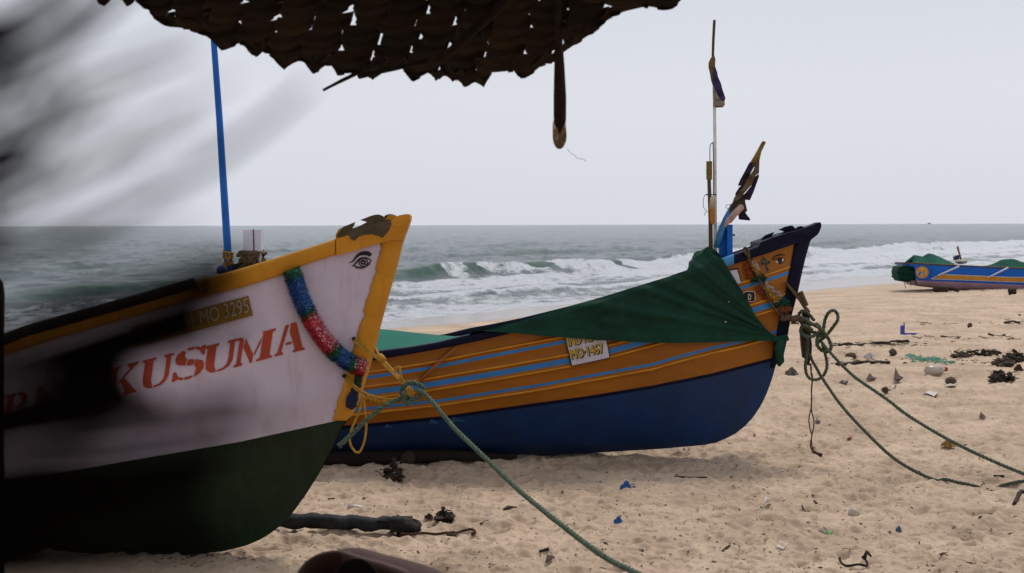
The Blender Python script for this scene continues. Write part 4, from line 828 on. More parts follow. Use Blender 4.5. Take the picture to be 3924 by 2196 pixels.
for nm, c, pts, r_, n_ in (('red_petals', 'red', [R7(620, 510), R7(650, 600), R7(680, 640)], 9, 160), ('yellow_petals', 'yel', [R7(660, 490), R7(700, 560), R7(735, 620)], 9, 150), ('cream_petals', 'cream', [R7(695, 480), R7(735, 560)], 8, 130), ('green_tuft', 'grn', [R7(680, 670), R7(735, 620), R7(790, 650)], 14, 260),
                          ('cream_petals', 'cream', [R7(800, 690), R7(870, 750), R7(950, 810)], 10, 220), ('yellow_petals', 'yel', [R7(800, 720), R7(860, 800), R7(910, 850)], 12, 220), ('red_petals', 'red', [R7(735, 730), R7(775, 790), R7(850, 850)], 9, 160), ('teal_tuft', 'teal', [R7(920, 870), R7(970, 840), R7(1000, 870)], 11, 200), ('green_tuft', 'grn', [R7(880, 890), R7(960, 890), R7(1025, 885)], 10, 160), ('rust_petals', 'rust', [R7(930, 920), R7(975, 930), R7(1020, 915)], 15, 260)):
    mb = MB()
    for k in range(n_):
        t = random.random() * (len(pts) - 1); i = int(t); f = t - i; x = pts[i][0] * (1 - f) + pts[min(i + 1, len(pts) - 1)][0] * f + random.gauss(0, r_ * .45); y = pts[i][1] * (1 - f) + pts[min(i + 1, len(pts) - 1)][1] * f + random.gauss(0, r_ * .45)
        c_ = P(x, y, HB.y(x, y, .008 + random.random() * .035)); d1_ = Vector((random.uniform(-1, 1), random.uniform(-1, .3), random.uniform(-1, 1))).normalized() * random.uniform(.006, .014); d2_ = d1_.cross(Vector((random.uniform(-1, 1), 1, random.uniform(-1, 1)))).normalized() * .005
        mb.add([c_ - d1_, c_ + d2_, c_ + d1_, c_ - d2_], [(0, 1, 2, 3)])
    mb.build(nm, fcol[c], fg)

# knotted green ropes at the orange stem
def K(x, y): return (2950 + x * .451, 1130 + y * .451)
def krope(mb, pts, Y, r, dep=None):
    mb.rope([P(x, y, (dep[i] if dep else Y + .02 * math.sin(i * 2.1))) for i, (x, y) in enumerate(pts)], r)
kn = empty('mooring_rope', tuple(P(3110, 1260, 9.75)), 'olive green rope in a big loose knot with loops, hanging at the navy stem', 'rope')
mb = MB(); krope(mb, [K(405, 420), K(400, 370), K(430, 330), K(455, 290), K(465, 220), K(495, 155), K(540, 132), K(575, 165), K(575, 215), K(545, 260), K(500, 320), K(450, 370), K(410, 400), K(395, 430)], 9.70, .0122)
krope(mb, [K(375, 220), K(340, 175), K(285, 135), K(248, 160), K(250, 210), K(290, 260), K(340, 310), K(390, 320)], 9.72, .0122)
krope(mb, [K(262, 190), K(330, 235), K(410, 275), K(470, 335), K(510, 400), K(520, 450), K(485, 485), K(430, 465), K(400, 420), K(410, 360), K(450, 340)], 9.66, .013)
krope(mb, [K(430, 300), K(380, 345), K(320, 358), K(270, 330), K(262, 285), K(300, 262), K(360, 300)], 9.64, .0122)
krope(mb, [K(300, 200), K(360, 250), K(400, 250), K(430, 290), K(420, 360)], 9.68, .0122)
mb.build('knot', M['grope2'], kn)
mb = MB(); krope(mb, [K(320, 340), K(322, 420), K(312, 520), K(300, 600), K(310, 670), K(345, 715), K(400, 720), K(450, 690), K(483, 620), K(480, 550), K(460, 470), K(445, 420)], 9.67, .0112); mb.build('hanging_loop', M['grope2'], kn)
up2 = [K(430, 390), K(480, 455), K(540, 520), K(620, 605), K(700, 680), (3300, 1463), (3398, 1530), (3479, 1592), (3624, 1679), (3769, 1751), (3923, 1816), (4150, 1900)]
d2_ = [9.66, 9.62, 9.57, 9.5, 9.43, 9.35, 9.2, 9.1, 8.85, 8.65, 8.5, 8.3]
e_ = MB(); e_.rope([P(x, y, d) for (x, y), d in zip(up2, d2_)] + [G(4480, 1960, .01)], .0112); lg = e_.build('long_line', M['grope'], kn)
ln = [K(340, 500), K(355, 550), K(400, 630), K(430, 685), K(500, 790), K(600, 930), (3300, 1638), (3431, 1761), (3576, 1838)]
dd = [9.72, 9.7, 9.66, 9.63, 9.55, 9.4, 9.15, 8.9, 8.75]
pts = [P(x, y, d) for (x, y), d in zip(ln, dd)] + [G(3620, 1852, .03), G(3672, 1862, .024), G(3710, 1866, .022), G(3745, 1868, .02), G(3772, 1869, .014), G(3790, 1870, -.03), G(3815, 1870, -.03), G(3832, 1869, .010), G(3860, 1868, .014), G(3890, 1868, .014), G(3923, 1868, .014), G(4000, 1870, .014), G(4200, 1872, .014)]
for _ in range(3):
    for i in range(9, len(pts) - 1): pts[i].z = .25 * pts[i - 1].z + .5 * pts[i].z + .25 * pts[i + 1].z
mb = MB(); mb.rope(pts, .0112); mb.build('buried_line', M['grope2'], kn)
mb = MB(); mb.rope([P(*R7(985, 678), HB.y(*R7(985, 678), .02)), P(*R7(1040, 745), 9.72), P(*R7(1100, 805), 9.74), P(*R7(1150, 880), 9.75), P(*R7(1190, 950), 9.75)], .0105)
mb.rope([P(*R7(990, 682), HB.y(*R7(990, 682), .035)), P(*R7(1050, 765), 9.7), P(*R7(1110, 840), 9.72), P(*R7(1170, 930), 9.73)], .008)
for k in range(7): mb.tube([P(*R7(1118 + k * 8, 775 + k * 19), 9.75) + Vector((.016 * math.cos(a), .016 * math.sin(a), .008 * math.cos(a))) for a in np.linspace(0, 6.4, 12)], .007, 6)
mb.tube([P(*R7(1170, 920), 9.74), P(*R7(1195, 960), 9.74)], .017, 8, jit=.25)
tag(mb.build('stem_rope', M['brope']), 'grey brown rope stub with wound coils above the big loose green knot', 'rope')
mb = MB()
for k in range(14):
    x = 935 + k * 14; mb.tube([P(*R7(x, 1000 + 6 * math.sin(k) + k * .8), 9.72) + Vector((.004 * math.cos(a), -.04 * math.sin(a) - .02, .016 * math.cos(a))) for a in np.linspace(0, 6.4, 12)], .007, 6)
for k in range(40): mb.tube([P(*R7(1040 + random.uniform(-20, 60), 1030), 9.7), P(*R7(1050 + random.uniform(-20, 60), 1062), 9.7)], .002, 4)
tag(mb.build('stem_lashing', M['brope']), 'frayed brown lashing wound round the navy stem level with the green knot', 'rope')
mb = MB(); mb.poly([K(282, 150), K(330, 150), K(345, 250), K(350, 380), K(357, 420), K(354, 540), K(340, 560), K(336, 600), K(318, 598), K(316, 570), K(300, 540), K(283, 536), K(272, 440), K(263, 330), K(275, 240)], 9.76, .05)
cg = empty('hanging_board', tuple(P(3090, 1300, 9.76)), 'dark split board hanging in the green knot with a long rusty cord', 'board'); mb.build('board', M['dwood'], cg, smooth=False)
mb = MB(); c1 = [K(338, 590), K(352, 620), K(348, 660), K(358, 720), K(352, 800), K(352, 900), K(348, 970), K(333, 1030), K(332, 1090), K(345, 1160), K(356, 1200), K(343, 1270), K(348, 1300), K(370, 1335)]
c2 = [K(350, 590), K(346, 640), K(362, 700), K(354, 800), K(354, 900), K(352, 980), K(370, 1050), K(372, 1120), K(358, 1180), K(352, 1240), K(360, 1300), K(372, 1335)]
for c in (c1, c2): mb.tube(smooth_path([P(x, y, 9.74 - .05 * i / len(c)) for i, (x, y) in enumerate(c)], 3), .0045, 5)
mb.tube([P(*K(365, 1330), 9.68), P(*K(395, 1345), 9.66), P(*K(440, 1365), 9.64)], [.012, .008, .014], 6, jit=.2); mb.build('cord', M['cord'], cg)

# ---------------------------------------------------------------- far boat
def C4(x, y): return (3400 + x * .2039, 900 + y * .2039)
C_top = [C4(*p) for p in [(505, 520), (1260, 560), (2575, 620), (4500, 640), (7000, 560), (9000, 380)]]
C_bot = [C4(*p) for p in [(505, 620), (540, 870), (600, 968), (900, 1000), (1300, 1040), (2000, 1062), (2575, 1066), (6000, 1050), (8000, 980), (9000, 400)]]
YC = 36.4
class HullC(Hull):
    def b(s, x, y):
        yt = s.top(x); yb = max(s.bot(x), yt + 1); t = min(max((yb - y) / (yb - yt), 0), 1.1)
        return .05 + (.85 * min(1, ((4900 - x) / 900)) ** .6 if x < 4900 else .05) * t ** .16
HC = HullC(YC, C_top, C_bot, [(800, 4300), (1200, 4300)], .85, 1, heel=.02)
boatC = empty('fishing_boat', tuple(P(3700, 1112, YC)), 'blue fishing boat with amber stripe and mauve bottom, farthest of the boats near the waterline', 'boat', 'fishing boats drawn up on the beach')
cbt = itp([C4(*p) for p in [(505, 852), (2575, 942), (6000, 930), (9000, 420)]]); cat_ = itp([C4(*p) for p in [(820, 828), (1050, 745), (2575, 800), (6000, 790), (9000, 400)]]); cab = itp([C4(*p) for p in [(820, 830), (2575, 890), (6000, 880), (9000, 410)]])
c_r = itp([C4(*p) for p in [(505, 550), (1260, 588), (2575, 645), (6000, 650), (9000, 400)]])
xc = sorted(set(list(np.linspace(3503, 3530, 8)) + list(range(3530, 4950, 14)) + list(range(4950, 5235, 30))))
HC.shell('hull', xc, [(c_r, 1, 3), (cat_, 3, 0), (cab, 2, 1), (cbt, 1, 0), (None, 6, 2)], [M['cblue'], M['amber'], M['keelpink'], M['wood'], M['rubber']], boatC)
mb = MB(); mb.poly([C4(490, 620), C4(850, 620), C4(820, 745), C4(830, 838), C4(700, 850), C4(530, 845)], lambda x, y: HC.y(x, y, .012), .01); mb.build('blue_panel', M['cblue'], boatC, smooth=False)
HC.rail('rubbing_strake', xc, c_r, [mat('brown_rail', (.10, .05, .02), .6)], boatC, proud=.04)
mb = MB()
for ln_ in ([(820, 829), (1500, 852), (2575, 890), (4500, 900)], [(820, 829), (930, 770)], [(1050, 745), (1800, 775), (2575, 800), (4500, 810)]): strokes(mb, HC, [([C4(*p) for p in ln_], [2.2, 2.2])], .016)
mb.build('white_lines', M['white'], boatC, smooth=False)
for (a, b_) in (((950, 762), (1350, 588)), ((1880, 805), (2270, 615)), ((2900, 825), (3290, 640)), ((3900, 830), (4290, 640))):
    mb = MB(); mb.tube([P(*C4(*a), HC.y(*C4(*a), .06)), P(*C4(*b_), HC.y(*C4(*b_), .06))], .022, 8); mb.build('white_strut', M['white'], boatC)
dc = C4(655, 705); mb = MB(); mb.poly([(dc[0] + 24.5 * math.cos(a), dc[1] + 23 * math.sin(a)) for a in np.linspace(0, 6.283, 29)[:-1]], lambda x, y: HC.y(x, y, .02), .01); ds = mb.build('star_disc', M['amber'], boatC, smooth=False)
mb = MB()
for (x, y) in ((655, 645), (578, 705), (722, 718)):
    c = C4(x, y); mb.poly([(c[0] + (7 if k % 2 == 0 else 3) * math.sin(k * math.pi / 5), c[1] - (7 if k % 2 == 0 else 3) * math.cos(k * math.pi / 5)) for k in range(10)], lambda x, y: HC.y(x, y, .026), .005)
mb.poly([C4(*p) for p in [(636, 685), (652, 685), (652, 730), (675, 735), (675, 752), (652, 752), (648, 802), (634, 802), (634, 752), (612, 748), (612, 734), (636, 730)]], lambda x, y: HC.y(x, y, .026), .005); mb.build('stars_and_cross', M['plas_w'], ds, smooth=False)
M['ftarp'] = mat('faded_green_tarp', (.008, .10, .065), .9, (.004, .05, .035), 1.2, spec=.1)
# tarps, engine cover, bundle
def ctarp(top, base, label, d0=-.5):
    n = 40; tx, ty = resample([C4(*p) for p in top], n); bx, by = resample([C4(*p) for p in base], n); mb = MB(); vs = []
    for i in range(n):
        for j in range(13):
            t = j / 12; x = tx[i] + (bx[i] - tx[i]) * t; y = ty[i] + (by[i] - ty[i]) * t; vs.append(P(x, y, YC - .1 - .75 * t + .06 * math.sin(i * .9 + t * 3) * math.sin(t * 3.1)))
        for j in range(1, 7):
            t = j / 6; p = P(tx[i], ty[i], YC - .1); vs.append(p + Vector((0, .8 * t, -t * (p.z - P(bx[i], by[i], YC).z))))
    k = 19
    fs = [(i * k + j, i * k + j + 1, (i + 1) * k + j + 1, (i + 1) * k + j) for i in range(n - 1) for j in range(12)]
    fs += [(i * k + (0 if j == 12 else j), (i + 1) * k + (0 if j == 12 else j), (i + 1) * k + j + 1, i * k + j + 1) for i in range(n - 1) for j in range(12, 18)]
    mb.add(vs, fs); tag(mb.build('tarpaulin', M['ftarp']), label, 'tarpaulin', 'green tarpaulins over the boats')
ctarp([(470, 480), (488, 375), (560, 385), (660, 408), (720, 370), (780, 345), (860, 362), (1000, 425), (1260, 540)], [(470, 530), (560, 528), (700, 534), (900, 545), (1260, 562)], 'green tarpaulin heaped over the stern of the far blue boat')
ctarp([(1930, 590), (2040, 520), (2140, 462), (2370, 450), (2440, 475), (2520, 508), (2700, 520), (3200, 480), (4000, 560)], [(1930, 600), (2140, 612), (2400, 620), (2700, 630), (4000, 645)], 'green tarpaulin mound amidships on the far blue boat')
mb = MB(); pts = [C4(*p) for p in [(180, 700), (212, 600), (300, 580), (400, 568), (470, 530), (505, 560), (515, 700), (520, 860), (480, 855), (380, 890), (300, 882), (240, 870), (205, 800), (186, 740)]]
mb.poly(sub(pts, 2), lambda x, y: YC - .28 + .05 * math.sin(x), .55); mo = mb.build('covered_engine', M['tarp']); tag(mo, 'outboard engine wrapped in dark green cloth behind the stern of the blue boat', 'engine')
bv = mo.modifiers.new('b', 'BEVEL'); bv.width = .05; bv.segments = 3; bv.limit_method = 'ANGLE'; bv.angle_limit = 1.0
mb = MB()
for a, b_ in (((310, 880), (345, 1000)), ((440, 870), (440, 965))):
    mb = MB(); mb.tube([P(*C4(*a), YC), P(*C4(*b_), YC)], .008, 5); mb.build('dangling_string', M['cord'], mo)
mb = MB(); mb.lump(P(*C4(1385, 505), YC - .5), .16, .15, .055, 16, .12, seed=4); bn = empty('bundle', tuple(P(*C4(1385, 540), YC - .5)), 'pale bundle with a short rusty pole on the rail of the far blue boat', 'bundle'); mb.build('wrapped_net', mat('cream_net', (.48, .44, .36), .9, (.35, .3, .22), 20), bn)
mb = MB(); mb.tube([P(*C4(1385, 470), YC - .5), P(*C4(1350, 340), YC - .5), P(*C4(1318, 240), YC - .5), P(*C4(1325, 205), YC - .5)], [.02, .022, .03, .008], 8, jit=.15); mb.build('rusty_pole', mat('rusty_red', (.2, .07, .05), .8), bn)
mb = MB(); mb.poly([C4(1270, 405), C4(1300, 400), C4(1340, 380), C4(1355, 400), C4(1355, 450), C4(1290, 475), C4(1270, 475)], YC - .35, .15); mb.build('dark_box', M['navy'], bn, smooth=False)
for i, (x0, x1, y, r_) in enumerate(((835, 1080, 1058, .075), (1220, 1290, 1060, .05), (2220, 2360, 1090, .07))):
    a = G(*C4(x0, y + 18)); b2 = G(*C4(x1, y + 18)); mb = MB(); mb.tube([a + Vector((0, -.2, r_)), (a + b2) / 2 + Vector((0, -.2, r_ * 1.1)), b2 + Vector((0, -.2, r_))], r_, 10, jit=.12)
    tag(mb.build('roller_log', M['dwood']), ['thick dark log chocked under the stern of the far blue boat', 'short dark block between the logs under the far blue boat', 'dark log under the middle of the far blue boat at the right edge'][i], 'log', 'logs under the boats')
mb = MB(); mb.box(P(3560, 857.5, 4000), (10, 5, 2)); mb.box(P(3561, 856, 4000), (4, 3, 3)); mb.tube([P(3558, 857, 4000), P(3558, 852, 4000)], .25, 4); tag(mb.build('ship', M['cut'], smooth=False), 'tiny ship on the horizon above the far blue boat', 'ship')

# ---------------------------------------------------------------- thatched shelter over the viewer
def roofY(py): return 1.695 / ((HZ - py) / F + .466)
outl = [(360, -40), (375, 0), (385, 18), (400, 22), (412, 14), (422, -10), (470, -10), (482, 18), (498, 22), (507, 5), (528, 0), (547, 28), (570, 35), (589, 65), (626, 91), (654, 103), (719, 110), (771, 128), (803, 147), (850, 181), (929, 170), (952, 191), (981, 212), (997, 199), (1046, 224), (1088, 260), (1129, 238), (1167, 242), (1204, 275), (1246, 254), (1283, 261), (1295, 279), (1325, 280), (1372, 280), (1404, 288), (1428, 298), (1465, 280), (1486, 275), (1539, 265), (1560, 283), (1582, 302), (1652, 275), (1668, 303), (1708, 288), (1733, 305), (1764, 305), (1781, 326), (1814, 316), (1854, 326), (1877, 287), (1976, 278), (1996, 294), (2046, 275), (2082, 252), (2112, 245), (2157, 202), (2208, 167), (2279, 119), (2334, 66), (2390, 45), (2460, 28), (2491, 25), (2531, 34), (2566, 33), (2587, 23), (2604, 0), (2640, -40)]
_o = list(outl)
for _k in range(1, len(outl) - 1):
    (a0, b0), (a1, b1_), (a2, b2_) = outl[_k - 1], outl[_k], outl[_k + 1]
    e = b1_ - (b0 + b2_) / 2
    if 800 < a1 < 2110 and abs(e) > 4: _o[_k] = (a1, b1_ + (9 if e > 0 else -8))
outl = _o
OL = itp(outl)
sh = empty('thatched_shelter', (0, 0, 0), 'dark woven palm thatch roof hanging over the top of the view, on poles', 'shelter')
mb = MB(); ax, ay, bx_, by_ = 144, -17, -16, 49
rng2 = random.Random(5)
for j in range(-16, 14):
    for i in range(-4, 24):
        ox = 200 + i * ax + j * bx_ * 1.0 + (j % 2) * 20 + rng2.uniform(-9, 9); oy = 130 + i * ay + j * by_ + (i % 3) * 3 + rng2.uniform(-6, 6) - .012 * (i * ax - 1500) * (j % 3 - 1)
        g = 10 * rng2.random() + 6; nu, nv = 8, 3; vs = []; ok = False
        hole = rng2.random(); hx_ = rng2.uniform(4, 20); hy_ = rng2.uniform(8, 20) * (1.7 if rng2.random() < .10 else 1); hw = (.12 + .14 * rng2.random()) if hole < .62 else -.02
        for u in range(nu + 1):
            for v in range(nv + 1):
                a = u / nu; b_ = v / nv
                # row bulges down in its middle and is nipped at the ends, leaving small slits at the joints
                sag = 17 * math.sin(math.pi * a) * b_ + 5 * math.sin(math.pi * a)
                x = ox + ax * a * 1.02 + bx_ * b_; y = oy + ay * a + by_ * b_ * 1.12 + sag - 3
                e0 = max(0, 1 - a / max(hw, .01)) if hw > 0 else 0
                if e0 > 0: x += hx_ * e0 * (b_ > .5); y -= hy_ * e0 * (b_ > .3) * b_
                lim = OL(min(max(x, 361), 2639)) if 360 < x < 2640 else -60
                if y < lim: ok = True
                yy = min(y, lim)
                Yd = roofY(yy) + .012 * math.cos(b_ * 3.1) + .004 * math.sin(i * 3 + j) + (.006 if i % 2 else 0) + .02 * (a - .5)
                vs.append((P(x, yy, Yd), y > lim))
        if not ok: continue
        fs = []
        for u in range(nu):
            for v in range(nv):
                q = (u * (nv + 1) + v, u * (nv + 1) + v + 1, (u + 1) * (nv + 1) + v + 1, (u + 1) * (nv + 1) + v)
                if all(vs[t][1] for t in q): continue
                fs.append(q)
        if fs: mb.add([t[0] for t in vs], fs, rng2.choice((0, 0, 1, 2)))
# leaflet tips that finish the eave
tp_ = mb.build('woven_thatch', [M['thatch'], mat('brown_palm_thatch', (.046, .027, .013), .9, (.014, .009, .005), 14), mat('shadowed_palm_thatch', (.022, .013, .008), .9, (.01, .006, .004), 14)], sh, smooth=False)
so_ = tp_.modifiers.new('s', 'SOLIDIFY'); so_.thickness = .003
# eave strips along the traced edge
mb = MB()
for i in range(len(outl) - 1):
    (x0, y0), (x1, y1) = outl[i], outl[i + 1]
    for q in range(1):
        mb.add([P(x0, y0, roofY(y0) + .003), P(x1, y1, roofY(y1) + .003), P(x1 + 8, y1 - 34, roofY(y1 - 34) + .004), P(x0 + 8, y0 - 34, roofY(y0 - 34) + .004)], [(0, 1, 2, 3)])
ev = mb.build('eave_edge', M['thatch'], sh, smooth=False); so_ = ev.modifiers.new('s', 'SOLIDIFY'); so_.thickness = .004
# unseen rest of the roof behind and above the viewer, blocks rear skylight
mb = MB(); n1_, n2_ = 26, 18; vs = []
for i in range(n1_ + 1):
    for j in range(n2_ + 1):
        x = -2.6 + 5.2 * i / n1_; y = 2.66 - 6.0 * j / n2_; z = (1.897 + .466 * (3 - y)) if y > -.3 else (1.897 + .466 * 3.3 - .5 * (-.3 - y))
        xe = .32 + (2.66 - y) * 2.2; xl_ = -.72 - (2.66 - y) * 2.2
        vs.append((min(max(x, xl_), xe), y, z + .02 * math.sin(i * 2.2) + .01 * math.sin(j * 5 + i)))
mb.add(vs, [(i * (n2_ + 1) + j, i * (n2_ + 1) + j + 1, (i + 1) * (n2_ + 1) + j + 1, (i + 1) * (n2_ + 1) + j) for i in range(n1_) for j in range(n2_)])
rf = mb.build('roof_thatch', M['thatch2'], sh); so_ = rf.modifiers.new('s', 'SOLIDIFY'); so_.thickness = .03; so_.offset = 1
mb = MB(); mb.add([(-2.7, -3.2, 0), (2.7, -3.2, 0), (2.7, -3.25, 2.1), (-2.7, -3.25, 2.1)], [(0, 1, 2, 3)]); mb.add([(-2.6, -3.2, 0), (-2.6, 1.0, 0), (-2.6, 1.0, 2.6), (-2.6, -3.2, 2.1)], [(0, 1, 2, 3)]); mb.add([(2.6, -3.2, 0), (2.6, 0.2, 0), (2.6, 0.2, 2.6), (2.6, -3.2, 2.1)], [(0, 1, 2, 3)])  # unseen walls added behind and beside the viewer to block rear skylight
wl = mb.build('woven_wall', M['thatch2'], sh, smooth=False); so_ = wl.modifiers.new('s', 'SOLIDIFY'); so_.thickness = .03
def rafter(a, b_, r0, r1, m='dwood', n=10, jit=.03, name='rafter'):
    mb = MB(); mb.tube([Vector(a).lerp(Vector(b_), t) for t in np.linspace(0, 1, 7)], list(np.linspace(r0, r1, 7)), n, jit=jit); return mb.build(name, M[m], sh)
# the pole that sticks out with a slanted cut end
ra = P(2130, -200, roofY(-200) + .0) + Vector((0, 0, -.05)); rb = P(2143, 560, 3.16)
mb = MB(); pts = [P(2132, -300, 2.45), P(2134, 0, 2.66), P(2139, 120, 2.75), P(2143, 250, 2.86), P(2145, 370, 2.97), P(2145, 450, 3.06), P(2144, 500, 3.12)]
mb.tube(pts, [.006, .0065, .007, .0105, .0133, .0136, .0122], 16, jit=.015); rfo = mb.build('rafter', M['leaf'], sh)
# slanted oval cut face
mb = MB(); c = P(2144, 521, 3.07); n_ = 22; vs = [c + Vector((0, 0, -.0))]
u = Vector((1, 0, 0)) * .0152; v_ = Vector((0, .015, -.0278))
for k in range(n_):
    a = 2 * math.pi * k / n_; vs.append(c + u * math.cos(a) + v_ * math.sin(a))
bk = [q + Vector((0, .02, .02)) for q in vs[1:]]
mb.add(vs, [(0, 1 + (k + 1) % n_, 1 + k) for k in range(n_)]); mb.add(vs[1:] + bk, [(k, (k + 1) % n_, n_ + (k + 1) % n_, n_ + k) for k in range(n_)])
ct = mb.build('cut_end', M['cut'], rfo, smooth=False)
mb = MB(); cc = [Vector(q) for q in [P(2123, 462, 3.02), P(2164, 462, 3.02), P(2163, 478, 3.03), P(2155, 492, 3.035), P(2148, 512, 3.05), P(2141, 510, 3.05), P(2134, 492, 3.035), P(2125, 478, 3.03)]]; mb.add(cc, [tuple(range(8))]); mb.build('bark_tongue', M['leaf'], rfo, smooth=False)
mb = MB(); mb.tube(smooth_path([P(2172, 570, 3.1), P(2182, 582, 3.1), P(2190, 588, 3.1), P(2202, 596, 3.1), P(2210, 606, 3.1), P(2232, 610, 3.1), P(2248, 620, 3.1)], 3), .0005, 4); mb.build('loose_fibre', M['wood'], rfo)
rafter(P(1239, 345, 2.95), P(1390, 268, 2.9), .003, .0045, 'leaf', 8, .1, 'loose_stick')
rafter(P(1390, 268, 2.9), P(1480, 225, 2.86), .0045, .0045, 'leaf', 8, .1, 'loose_stick')
rafter(P(1375, 292, 2.93), P(1640, 232, 2.84), .006, .005, 'leaf', 8, .1)
rafter(P(1830, 120, 2.76), P(1905, 250, 2.86), .007, .006, 'leaf', 8, .08)
rafter(P(1690, 230, 2.84), P(2010, -60, 2.6), .009, .009, 'leaf', 8, .08)
rafter(P(2160, 90, 2.72), P(2200, 160, 2.78), .008, .007, 'leaf', 6, .08)
for (x, y) in ((-2.5, .9), (2.5, .1), (-2.5, -3.1), (2.5, -3.1)): rafter((x, y, -.1), (x, y, 2.7), .05, .04, 'dwood', 10, .05, 'post')
# short rounded post at the left edge of the view
stp = MB(); stp.tube([Vector((P(-12, 1300, 2.3).x, 2.3, -.1)), P(-12, 1300, 2.3), P(-9, 1130, 2.3), P(-10, 1085, 2.3), P(-18, 1058, 2.3)], [.011, .011, .011, .009, .003], 10, jit=.03); tag(stp.build('stake', M['leaf']), 'thin dark stake standing against the left edge of the view', 'stake')
# anchor stake of the green line
mb = MB(); mb.tube([(1.15, 3.2, -.2), (1.17, 3.18, .12)], [.03, .028], 8, jit=.1); tag(mb.build('anchor_stake', M['wood']), 'wooden stake in the sand that holds the thick green rope', 'stake')

# dry frond hanging just before the viewer's left eye
fr = empty('palm_frond', (-.07, .17, 1.55), 'dry palm frond hanging very close on the left, dark and completely out of focus', 'palm frond')
DF = .145
def blade(pts, wmm, d=DF, name='leaflet'):
    pp = smooth_path([Vector((a, b_, 0)) for a, b_ in pts], 6); vs = []; n = len(pp)
    for i, p in enumerate(pp):
        t = (pp[min(i + 1, n - 1)] - pp[max(i - 1, 0)]).normalized(); f = i / (n - 1); w_ = wmm[0] + (wmm[1] - wmm[0]) * f; w_ *= F / (d * 1000) / 2
        nn = Vector((-t.y, t.x, 0)) * w_
        dd_ = d + .008 * f
        a = p + nn; b_ = p - nn; vs += [P(a.x, a.y, dd_ + .0006), P(p.x, p.y, dd_ - .0006), P(b_.x, b_.y, dd_ + .0006)]
    mb = MB(); fs = []
    for i in range(n - 1): fs += [(3 * i, 3 * i + 1, 3 * i + 4, 3 * i + 3), (3 * i + 1, 3 * i + 2, 3 * i + 5, 3 * i + 4)]
    mb.add(vs, fs); return mb.build(name, M['leaf'], fr)
for a in ([[(-500, 1180), (-100, 1010), (350, 870), (700, 690), (1000, 480), (1180, 330)], 2.0, .7], [[(-500, 1050), (-150, 950), (150, 950), (500, 930), (760, 860)], 1.6, .5], [[(-500, 1120), (0, 1000), (250, 900), (500, 790), (620, 700)], 1.5, .5],
          [[(-500, 780), (-100, 640), (40, 580), (200, 500), (480, 430)], 4.4, .3], [[(-500, 640), (0, 470), (350, 330), (650, 230), (760, 190)], 1.1, .7],
          [[(-500, 560), (-50, 330), (200, 190), (380, 60), (520, -80)], 3.2, 1.0], [[(-500, 380), (-150, 160), (120, 40), (300, -120)], 3.6, 1.6], [[(-500, 470), (0, 210), (200, 90), (420, -60)], 1.4, .8],
          [[(-500, 900), (0, 740), (300, 660), (600, 560), (820, 480)], .9, .5], [[(-500, 1100), (0, 820), (250, 700), (560, 480), (900, 300)], .9, .4], [[(-500, 760), (0, 600), (300, 440), (620, 300)], .9, .4], [[(-500, 850), (0, 690), (400, 600), (760, 380)], .7, .4], [[(-500, 600), (0, 400), (300, 280), (700, 130)], .9, .4], [[(-500, 1000), (0, 880), (300, 780), (560, 640)], .8, .4]):
    blade(a[0], (a[1] * (.58 if a[0][0][1] > 1400 else 1.1), a[2] * (.68 if a[0][0][1] > 1400 else 1.0)), DF + random.uniform(-.006, .006))
rb = random.Random(3)
for Y0s, slope, L_, w0, w1 in (((1275, 1320, 1365, 1420, 1480, 1535), .32, 900, 1.3, 1.7), ((1580, 1635, 1690), .27, 580, 1.7, 2.4), ((1650, 1705, 1765), .15, 1060, 1.2, 1.0), ((1820, 1890, 1965, 2040, 2115, 2190), .10, 880, 2.7, 1.6), ((1210, 1270), .42, 420, .8, .5)):
    for q in Y0s:       # leaflets hanging in front of the white boat
        q += rb.uniform(-14, 14); l2 = L_ * rb.uniform(.86, 1.08); b0 = rb.uniform(-14, 14)
        blade([(-500, q + 500 * slope), (0, q), (l2 * .5, q - slope * l2 * .5 + b0), (l2, q - slope * l2)], (w0 * rb.uniform(.85, 1.2), w1 * rb.uniform(.8, 1.15)), DF + rb.uniform(-.012, .008))
for k in range(11):       # and over the sky
    y0 = 300 + 75 * k + rb.uniform(-25, 25); L_ = rb.uniform(200, 700); dr = rb.uniform(300, 520)
    blade([(-500, y0), (0, y0 - dr * .4), (L_ * .5, y0 - dr * .75), (L_, y0 - dr * 1.2)], (rb.uniform(.9, 1.6), rb.uniform(.2, .5)), DF + rb.uniform(-.01, .01))
mb = MB(); mb.tube([P(-520, -900, .147), P(-500, 400, .145), P(-490, 1400, .143), P(-500, 2600, .147)], [.003, .0035, .004, .0035], 8); mb.build('midrib', M['leaf'], fr)

